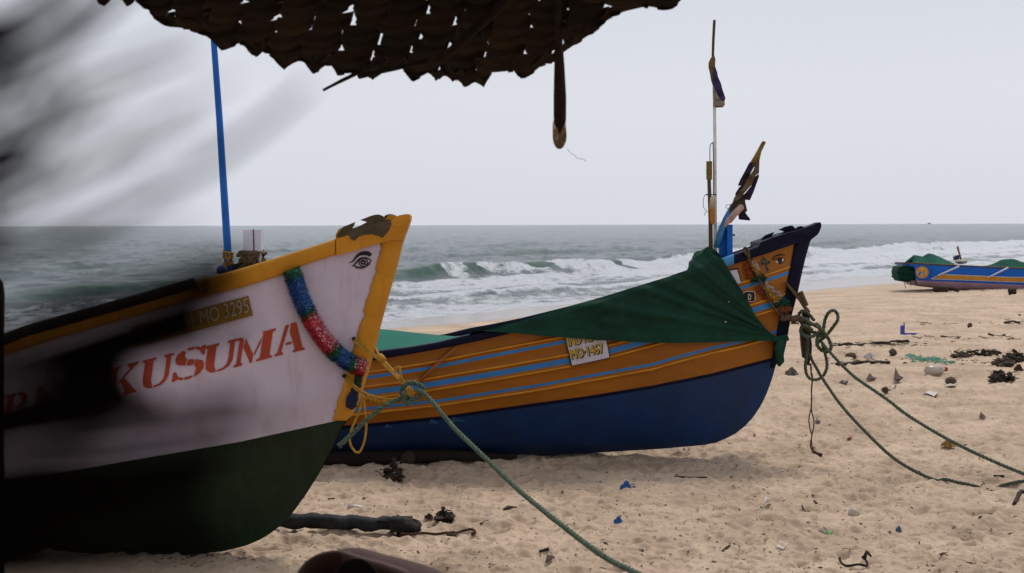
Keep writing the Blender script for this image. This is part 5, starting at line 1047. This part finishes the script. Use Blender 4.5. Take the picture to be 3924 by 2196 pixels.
# ---------------------------------------------------------------- brown bag on a table at the bottom of the view
bg_ = empty('leather_bag', tuple(P(1330, 2240, 2.5)), 'blurred brown leather bag, its rounded top rising at the bottom edge of the view', 'bag')
def BZ(x, y): return (1050 + x * .2911, 2040 + y * .2911)
def fold(name, top, depth, m, thick, rise=.0, low=2330):
    pp = smooth_path([Vector((*BZ(*p), 0)) for p in top], 6); mb = MB(); n = len(pp); K_ = 10; vs = []
    for i, p in enumerate(pp):
        tp2 = P(p.x, p.y, depth)
        bt2 = P(p.x, max(low, p.y + 20), depth)
        for k in range(K_ + 1):
            t = k / K_; a = math.pi * t
            c = tp2.lerp(bt2, t ** 1.4); c.y = depth - thick * math.sin(min(a, math.pi / 2)); vs.append(c)
        for k in range(1, K_ + 1):
            t = k / K_; c = tp2.lerp(bt2, t ** 1.4); c.y = depth + thick * math.sin(min(math.pi * t, math.pi / 2)); vs.append(c)
    q = 2 * K_ + 1
    fs = [(i * q + k, i * q + k + 1, (i + 1) * q + k + 1, (i + 1) * q + k) for i in range(n - 1) for k in range(K_)]
    fs += [(i * q + (0 if k == K_ else k), (i + 1) * q + (0 if k == K_ else k), (i + 1) * q + k + 1, i * q + k + 1) for i in range(n - 1) for k in range(K_, 2 * K_)]
    mb.add(vs, fs); return mb.build(name, m, bg_)
fold('back_panel', [(700, 420), (800, 250), (900, 215), (1000, 200), (1150, 208), (1300, 245), (1450, 290), (1600, 325), (1800, 380), (2000, 440), (2150, 500), (2260, 560), (2330, 640)], 2.62, M['skin2'], .05)
fold('lining', [(800, 520), (880, 420), (960, 370), (1060, 345), (1160, 350), (1250, 400), (1320, 470), (1360, 540), (1380, 620)], 2.49, M['lin'], .004)
fold('front_flap', [(290, 620), (310, 520), (360, 440), (440, 360), (540, 300), (640, 262), (760, 240), (850, 235), (900, 250), (880, 300), (850, 360), (830, 430), (820, 520), (810, 620)], 2.52, M['skin'], .012)
fold('rim', [(830, 240), (920, 240), (1040, 275), (1160, 315), (1300, 350), (1450, 390), (1600, 440), (1720, 480), (1790, 530), (1810, 600)], 2.55, M['skin'], .018)
tb_ = empty('table', (-.3, 2.2, 0), 'low wooden table under the brown bag, below the bottom edge of the view', 'table')
mb = MB(); mb.box((-.3, 2.3, .80), (1.1, .9, .03)); mb.build('table_top', M['dwood'], tb_, smooth=False)
for (x, y) in ((-.8, 1.9), (.2, 1.9), (-.8, 2.7), (.2, 2.7)):
    mb = MB(); mb.box((x, y, .39), (.05, .05, .79)); mb.build('leg', M['dwood'], tb_, smooth=False)

# ---------------------------------------------------------------- beach litter
def RR5(x, y): return (900 + x * .427, 1600 + y * .427)
# black log in front of the near bow
lg_ = empty('charred_log', tuple(G(1340, 2040)), 'long black charred log lying in the sand beside the green bow', 'log')
a = G(1040, 2035); b2 = G(1590, 2052)
mb = MB(); pts = []
for k in range(24):
    t = k / 23; p = a.lerp(b2, t * .9); pts.append(p + Vector((0, .02 * math.sin(k), .045 + .004 * math.sin(k * 1.3))))
mb.tube(pts, [.045 + .003 * math.sin(k * 1.9) - .0004 * k for k in range(24)], 7, jit=.07); mb.build('shaft', M['char'], lg_).scale = (1, 1, .95)
mb = MB(); q = G(1560, 2050); mb.box(q + Vector((-.03, 0, .05)), (.11, .10, .065)); mb.lump(q + Vector((.03, 0, .038)), .05, .055, .036, 10, .25, seed=2); mb.lump(q + Vector((-.10, .02, .068)), .06, .05, .014, 10, .3, seed=3); mb.build('broken_end', mat('burnt_end', (.05, .045, .04), .9, (.012, .012, .012), 15, .005, 30, thr=(.5, .62)), lg_)
mb = MB(); q0 = [G(*RR5(*p), .012) for p in [(1470, 1030), (1460, 1060), (1500, 1078), (1600, 1082), (1700, 1070), (1800, 1068), (1890, 1062), (1920, 1048), (1980, 1048), (1960, 1072), (1900, 1076), (1960, 1058), (2060, 1042), (2130, 1040), (2155, 1058), (2120, 1060)]]
mb.rope(q0, .0075); tag(mb.build('coir_cord', M['cord']), 'thin brown coir cord trailing right from the charred log, with a loop in it', 'cord')
def dpos(x, y): return G(x, y)
used = []
def coconut(x, y, w_, h_, label, seed, half=False):
    p = G(x, y + h_ * .45); r = w_ * p.y / F / 2; hz = h_ * p.y / F / 2; mb = MB(); mb.lump(p + Vector((0, 0, hz * .9)), r, r * .9, hz * 1.05, 18, .10, seed=seed, rotz=seed)
    for k in range(30):
        an = random.uniform(0, 6.28); d = Vector((math.cos(an), math.sin(an) * .8, random.uniform(-.3, .8))); q = p + Vector((0, 0, hz * .9)) + Vector((d.x * r, d.y * r * .9, d.z * hz)); mb.tube([q, q + d * r * .25 + Vector((random.uniform(-1, 1), 0, random.uniform(-1, 1))) * r * .2], .0012, 3)
    tag(mb.build('coconut', M['husk']), label, 'coconut', 'coconut husks on the sand')
coconut(3716, 1244, 21, 22, 'small round coconut farthest up the bare sand, right of the violet plastic', 1)
coconut(3260, 1356, 46, 24, 'wide brown coconut husk just right of the green knot', 2)
coconut(3421, 1352, 29, 27, 'upright round coconut between the net and the wide husk', 3)
coconut(3642, 1455, 46, 27, 'brown coconut beside the cloudy bottle with red cap', 4)
coconut(3392, 1499, 30, 24, 'small pale husk beside the upright leaf stalk', 5)
coconut(3907, 1201, 12, 10, 'tiny husk at the right edge below the far boat', 6)
def clump(name, x0, x1, y0, y1, label, cat, m, n, kind=None, group=None, flat=.5, s=.03):
    mb = MB(); a = G((x0 + x1) / 2, y1); 
    for k in range(n):
        u = random.random(); v = random.random(); x = x0 + (x1 - x0) * u; p = G(x, y1 - (y1 - y0) * .5 * v); h_ = (y1 - y0) * p.y / F * .8 * random.random() * flat * 2 * math.sin(math.pi * min(.95, max(.05, u))) ** .5
        p.z += h_; mb.lump(p, s * random.uniform(.4, 1.1), s * random.uniform(.4, 1), s * random.uniform(.2, .6), 7, .5, seed=k)
        if k % 2 == 0: d = Vector((random.uniform(-1, 1), random.uniform(-1, 1), random.uniform(0, 1))) * s * 1.5; mb.tube([p, p + d, p + d * 1.7 + Vector((0, 0, -s * .6))], .003, 4)
    o = mb.build(name, m); tag(o, label, cat, group); return o
clump('seaweed_heap', 3700, 3828, 1342, 1368, 'dark tufted seaweed heap in the row right of the teal net', 'seaweed', M['weed'], 70, s=.03, group='seaweed heaps')
clump('seaweed_heap', 3644, 3712, 1350, 1374, 'grey brown husk fibres at the left end of the seaweed row', 'seaweed', M['husk'], 40, s=.035, group='seaweed heaps')
clump('seaweed_heap', 3845, 3940, 1356, 1392, 'bushy dark seaweed heap cut by the right edge', 'seaweed', M['weed'], 80, s=.032, group='seaweed heaps')
clump('husk_pile', 3812, 3870, 1380, 1400, 'low flat brown husks under the bushy seaweed heap', 'husks', M['husk'], 20, s=.06)
clump('husk_pile', 3838, 3882, 1386, 1408, 'rounded brown husk lowest of the pile near the right edge', 'husks', M['husk'], 16, s=.05)
clump('rotten_husk', 3794, 3881, 1428, 1467, 'large dark fibrous husk lump near the right edge below the seaweed', 'husk', M['weed'], 80, s=.034)
def crumple(name, x0, x1, y0, y1, label, cat, m, seed=1, group=None, h=.5):
    a = G((x0 + x1) / 2, y1 - 2); w_ = (x1 - x0) * a.y / F; hh = (y1 - y0) * a.y / F * h * 2.2; n = 9; mb = MB(); vs = []; rn = random.Random(seed)
    for i in range(n):
        for j in range(n):
            u = i / (n - 1) - .5; v = j / (n - 1) - .5; r_ = math.hypot(u, v)
            vs.append(a + Vector((u * w_ * rn.uniform(.6, 1.1), v * w_ * .7 * rn.uniform(.6, 1.1), max(.004, hh * 2.2 * rn.uniform(0, 1) * (1.0 - 1.2 * r_)))))
    mb.add(vs, [(i * n + j, i * n + j + 1, (i + 1) * n + j + 1, (i + 1) * n + j) for i in range(n - 1) for j in range(n - 1)])
    o = mb.build(name, m, smooth=False); tag(o, label, cat, group); return o
crumple('dead_leaf', 3885, 3920, 1412, 1430, 'curled dark brown leaf above the large dark husk lump', 'leaf', M['dleaf'])
crumple('crumpled_cloth', 3008, 3057, 1420, 1442, 'crumpled grey striped cloth beside the navy bow', 'cloth', mat('grey_cloth', (.2, .18, .16), .9, (.05, .045, .045), 60))
crumple('crumpled_bag', 3310, 3352, 1368, 1384, 'crumpled white plastic bag above the driftwood branch', 'plastic bag', M['plas_w'])
crumple('plastic_scrap', 2376, 2420, 1850, 1875, 'torn blue plastic scrap in the middle sand below the navy hull', 'plastic scrap', M['plas_b'], group='blue plastic scraps')
crumple('plastic_scrap', 2351, 2386, 1990, 2010, 'smaller torn blue plastic scrap nearer the bottom, right of the thick green rope', 'plastic scrap', M['plas_b'], group='blue plastic scraps')
crumple('plastic_scrap', 3431, 3455, 2010, 2026, 'tiny dull blue scrap right of the green and white wrapper', 'plastic scrap', mat('dull_blue_plastic', (.09, .13, .25), .5), group='blue plastic scraps')
clump('driftwood_knot', 1474, 1540, 1796, 1842, 'gnarled dark driftwood stub in the shade under the navy hull', 'driftwood', M['dwood'], 22, s=.03, flat=.8)
clump('coconut_shell', 1679, 1735, 1970, 2003, 'broken black coconut shell right of the charred log', 'coconut shell', mat('burnt_shell', (.03, .018, .014), .8), 14, s=.03, flat=.7)
crumple('dead_leaf', 1626, 1660, 1976, 1990, 'dark crumpled leaf between charred log and black shell', 'leaf', M['dleaf'])
crumple('amber_clip', 3607, 3658, 1702, 1722, 'amber plastic clip on the sand under the upper mooring line', 'plastic clip', M['plas_y'])
# teal net
mb = MB()
for k in range(170):
    t = random.random(); x = 3483 + 169 * t + random.gauss(0, 5); y = 1372 + 24 * t + random.gauss(0, 7) * (1 - .5 * t); p = G(x, y, random.random() * .03); d = Vector((random.uniform(-1, 1), random.uniform(-1, 1), random.uniform(-.2, .2))) * .08; mb.tube([p, p + d * .5 + Vector((0, 0, .006)), p + d], .005, 4)
tag(mb.build('fishing_net', M['net'], smooth=False), 'tangled teal fishing net piece lying on the sand left of the seaweed row', 'net')
def stick(pts, r, label, m='dwood', name='stick', group='sticks on the sand'):
    mb = MB(); q = [G(x, y, r * .8) for x, y in pts]; mb.tube(smooth_path(q, 3), r, 6, jit=.25); tag(mb.build(name, M[m]), label, 'stick', group)
stick([(3205, 1402), (3240, 1397), (3290, 1388), (3340, 1392), (3375, 1390), (3405, 1396)], .022, 'thick crooked driftwood branch crossed by the upper mooring line')
stick([(3375, 1393), (3390, 1384), (3403, 1391), (3395, 1398)], .01, 'small curled twig at the right end of the crooked branch')
stick([(3605, 1298), (3640, 1295), (3680, 1293)], .012, 'straight thin stick on the bare sand left of the round coconut row')
stick([(3214, 1328), (3250, 1325), (3280, 1326), (3318, 1327)], .018, 'dark stick of the tide line just right of the knot loop')
stick([(3340, 1322), (3380, 1320), (3410, 1322)], .016, 'dark stick in the middle of the tide line')
stick([(3412, 1316), (3440, 1314), (3480, 1318)], .022, 'dark weed covered stick at the right of the tide line')
stick([(3788, 1290), (3820, 1286), (3851, 1283)], .015, 'brown stick above the seaweed row near the right edge')
stick([(3850, 1238), (3880, 1234), (3905, 1237)], .02, 'dark stick far up the beach by the right edge', )
stick([(2585, 1829), (2640, 1834), (2709, 1839)], .0045, 'long thin straight reed on the sand below the navy hull')
stick([(2066, 2118), (2103, 2116)], .008, 'short dark twig left of the thick green rope near the bottom')
stick([(2765, 2108), (2785, 2100), (2814, 2088)], .006, 'bent pale twig at the bottom, left of the half buried dish')
stick([(3050, 1912), (3070, 1918)] and [(3119, 1920), (3130, 1937)], .005, 'short dark twig left of the white cup')
stick([(3073, 1946), (3090, 1962), (3115, 1972)], .005, 'thin brown twig above the green and white wrapper')
stick([(3887, 1930), (3896, 1915), (3912, 1904), (3935, 1903)], .012, 'curved brown root at the right edge below the buried rope')
stick([(3812, 1840), (3845, 1834)], .009, 'small dark stick just below the upper mooring line at right')
stick([(1840, 2010), (1870, 2000)], .005, 'pale thin twig right of the coir cord')
# violet plastic bracket
mb = MB(); p = G(3456, 1284); mb.box(p + Vector((0, 0, .07)), (.045, .03, .15)); mb.box(p + Vector((.03, 0, .10)), (.015, .02, .17)); mb.box(p + Vector((.14, 0, .02)), (.24, .05, .03)); tag(mb.build('plastic_bracket', M['plas_v'], smooth=False), 'violet L-shaped plastic bracket alone on the upper sand', 'plastic bracket')
def bottle(x0, y0, x1, y1, r, label, m, capm, cap_at_end=True):
    a = G(x0, y0, r * .8); b_ = G(x1, y1, r * .8); e0 = empty('bottle', tuple(a), label, 'bottle', 'bottles on the sand'); mb = MB()
    mb.tube([a.lerp(b_, t) for t in (0, .03, .3, .6, .75, .88, .95)], [r * .8, r, r, r, r * .9, r * .45, r * .4], 12, jit=.04); mb.build('body', m, e0); mb = MB(); mb.tube([a.lerp(b_, .94), a.lerp(b_, 1.06)], r * .5, 10); mb.build('cap', capm, e0)
bottle(3552, 1440, 3622, 1434, .05, 'cloudy plastic bottle with red cap above the brown coconut', M['plas_c'], M['plas_r'])
bottle(1331, 1955, 1410, 1953, .018, 'clear bottle with blue cap half sunk in sand above the charred log', M['plas_c'], M['plas_b'])
def shard(pts, label, m, name, cat, t=.006, h=.015, group=None):
    q = [G(x, y, h * (1 + .6 * math.sin(i * 2.3))) for i, (x, y) in enumerate(pts)]; mb = MB(); n = len(q); mb.add(q + [v - Vector((0, 0, t)) for v in q], [tuple(range(n)), tuple(range(2 * n - 1, n - 1, -1))] + [(i, n + i, n + (i + 1) % n, (i + 1) % n) for i in range(n)]); tag(mb.build(name, M[m], smooth=False), label, cat, group)
shard([(3617, 1474), (3640, 1469), (3664, 1472), (3662, 1478), (3625, 1479)], 'flat white plastic strip just below the brown coconut', 'plas_w', 'plastic_strip', 'plastic strip', h=.02)
shard([(3537, 1518), (3560, 1513), (3593, 1517), (3580, 1523), (3548, 1522)], 'flat white plastic strip alone, lower of the two strips', 'plas_w', 'plastic_strip', 'plastic strip', h=.02)
shard([(3716, 1821), (3722, 1811), (3745, 1815), (3761, 1811), (3755, 1821), (3735, 1819)], 'ragged white plastic sliver between the two mooring lines at right', 'plas_w', 'plastic_sliver', 'plastic sliver', h=.02)
shard([(2975, 2098), (2990, 2082), (3012, 2072), (3021, 2095), (3000, 2103)], 'white shell-like plastic shard at the bottom, left of the half buried dish', 'plas_w', 'plastic_shard', 'plastic shard', h=.008)
shard([(2927, 1952), (2935, 1934), (2955, 1930), (2953, 1952)], 'small cloudy cup piece beside a teal crumb', 'plas_c', 'plastic_cup', 'plastic cup', h=.03)
shard([(2912, 1958), (2918, 1951), (2923, 1955), (2919, 1961)], 'tiny teal plastic crumb beside the cloudy cup piece', 'net', 'plastic_crumb', 'plastic crumb', h=.01)
shard([(3752, 1609), (3758, 1594), (3778, 1605), (3774, 1611)], 'dark red plastic lid piece between knot and right edge', 'dleaf', 'lid_piece', 'lid', h=.02)
shard([(3245, 1684), (3252, 1671), (3264, 1680), (3262, 1686)], 'small pink brick chip between the two mooring lines', 'pink', 'brick_chip', 'brick chip', h=.02)
shard([(3122, 1622), (3128, 1611), (3144, 1614), (3139, 1626)], 'small grey card scrap right of the hanging rusty cord', 'grey', 'card_scrap', 'card scrap', h=.02)
shard([(2639, 1730), (2643, 1717), (2653, 1716), (2648, 1729)], 'small dark red leaf under the forefoot of the navy hull', 'dleaf', 'dead_leaf', 'leaf', h=.03, group='dead leaves')
shard([(2089, 2172), (2096, 2155), (2118, 2146), (2120, 2158), (2102, 2170)], 'curled red brown leaf at the bottom left of the thick green rope', 'dleaf', 'dead_leaf', 'leaf', h=.02, group='dead leaves')
shard([(1925, 1952), (1945, 1944), (1965, 1942), (1980, 1948), (1960, 1952)], 'flat red brown leaf beside the thick green rope above the bottom', 'dleaf', 'dead_leaf', 'leaf', h=.01, group='dead leaves')
shard([(3425, 1467), (3430, 1440), (3436, 1436), (3445, 1455), (3461, 1466), (3440, 1468)], 'upright pointed dry leaf above the small pale husk', 'dleaf', 'dead_leaf', 'leaf', h=.05, group='dead leaves')
shard([(3318, 1462), (3332, 1446), (3345, 1450), (3360, 1452), (3340, 1458)], 'curled dry leaf crossed by the upper mooring line', 'dleaf', 'dead_leaf', 'leaf', h=.03, group='dead leaves')
shard([(3212, 1464), (3225, 1457), (3250, 1462), (3240, 1469)], 'flat black sandal sole piece below the green knot loop', 'rubber', 'sandal_sole', 'sandal', h=.02)
stick([(3395, 1500), (3410, 1494), (3428, 1490), (3432, 1470)], .008, 'forked stalk rising beside the small pale husk', 'husk')
# green and white wrapper ball
wb = empty('wrapper', tuple(G(3160, 2044)), 'crumpled green and white wrapper on the lower right sand', 'wrapper'); p = G(3160, 2044)
mb = MB(); mb.lump(p + Vector((-.005, 0, .018)), .028, .025, .024, 9, .25, seed=8); mb.build('white_film', M['plas_c'], wb, smooth=False)
mb = MB(); mb.lump(p + Vector((.012, -.012, .012)), .026, .02, .018, 8, .25, seed=9); mb.build('green_film', M['plas_g'], wb, smooth=False)
mb = MB(); p = G(3272, 1966); mb.lump(p + Vector((0, 0, .01)), .032, .03, .03, 14, .05, seed=2); tag(mb.build('plastic_cup', M['plas_c']), 'cloudy upturned plastic cup on the right of the lower sand', 'plastic cup')
# half-buried dish with black rim
dp = G(3270, 2148); ds_ = empty('half_buried_dish', tuple(dp), 'half buried dish with black rim, filled with sand at the bottom right', 'dish')
mb = MB(); mb.tube([dp + Vector((.062 * math.cos(a), .10 * math.sin(a), .012 + .008 * math.sin(a * 3))) for a in np.linspace(-3.5, .5, 24)], [.006] * 24, 6, jit=.2); mb.build('rim', M['rubber'], ds_)
mb = MB(); mb.tube([dp + Vector((.055, .02, .02)), dp + Vector((.075, .05, .045)), dp + Vector((.10, .06, .02))], [.01, .008, .004], 6, jit=.3); mb.build('broken_lug', M['rubber'], ds_)

# small scattered bits nobody could count
def scatter(name, n, m, smin, smax, seed, ybias=1.0, lift=.004, label=None, kind='stuff', el=1.0):
    rn = np.random.default_rng(seed); N = n
    py = 861 + (1330 * rn.random(N * 2) ** ybias); px = rn.uniform(-100, 4000, N * 2)
    ok = py > 1200; px, py = px[ok][:N], py[ok][:N]
    Yd = 1.6 * F / (py - 861); x = (px - CX) / F * Yd; y = Yd; z = ground(x, y) + lift; mb = MB(); keep = shore(x, y) > 5
    for a, b_, c, k in zip(x, y, z, keep):
        if not k: continue
        l = rn.uniform(smin, smax) ** 1.0 * (1 + .4 * rn.exponential()); an = rn.uniform(0, 6.28) ; wv = l * rn.uniform(.12, .45) * el
        d = Vector((math.cos(an), math.sin(an), rn.uniform(-.2, .25))) * l; e0 = Vector((-math.sin(an), math.cos(an), rn.uniform(-.4, .6))) * wv
        c0 = Vector((a, b_, c)); up = Vector((0, 0, wv * .8))
        mb.add([c0 - d, c0 + e0, c0 + d, c0 - e0, c0 + up], [(0, 1, 4), (1, 2, 4), (2, 3, 4), (3, 0, 4)])
    o = mb.build(name, M[m], smooth=False); tag(o, label, kind=kind); return o
scatter('dark_litter', 4200, 'dleaf', .003, .010, 5, .7, label='small dark leaf and twig bits strewn over the sand')
scatter('wood_chips', 2200, 'dwood', .003, .009, 15, .6, label='small dark wood chips strewn over the sand')
scatter('pale_shells', 420, 'plas_w', .003, .008, 25, .8, label='small pale shell bits strewn over the sand')
for k, (yb, x0, x1, n_) in enumerate(((1322, 3180, 3560, 80), (1385, 3050, 3924, 50), (1300, 3500, 3924, 40), (1240, 3500, 3924, 26))):
    mb = MB(); rn = np.random.default_rng(90 + k)
    for i in range(n_):
        x = rn.uniform(x0, x1); p = G(x, yb + rn.normal(0, 5) - (x - 3500) * .01, .006); d = Vector((rn.uniform(-1, 1), rn.uniform(-.5, .5), rn.uniform(0, .1))) * rn.uniform(.02, .09); mb.tube([p - d, p, p + d], .0045, 4)
    tag(mb.build('tide_line_weed', M['weed'], smooth=False), 'thin line of dark weed scraps along the tide mark', kind='stuff')
sk = MB(); sk.tube([G(900, 1783) + Vector((0, .1, .03)), G(1300, 1783) + Vector((0, .06, .035)), G(1700, 1780) + Vector((0, .08, .03)), G(1980, 1772) + Vector((0, .05, .012))], [.05, .055, .045, .015], 10, jit=.1)  # dark strip added where only shadow lies under the navy hull
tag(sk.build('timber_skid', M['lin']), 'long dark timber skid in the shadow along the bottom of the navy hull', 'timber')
# added roller, a dark filler for the shadow under the orange boat
for i, (x, y) in enumerate(((1565, 1770),)):
    p = G(x, y); mb = MB(); mb.tube([p + Vector((0, -.15, .035)), p + Vector((.02, .9, .04))], .05, 10, jit=.08); tag(mb.build('roller_log', M['dwood']), ['dark roller log under the left end of the navy hull', 'dark roller log under the middle of the navy hull'][i], 'log', 'logs under the boats')
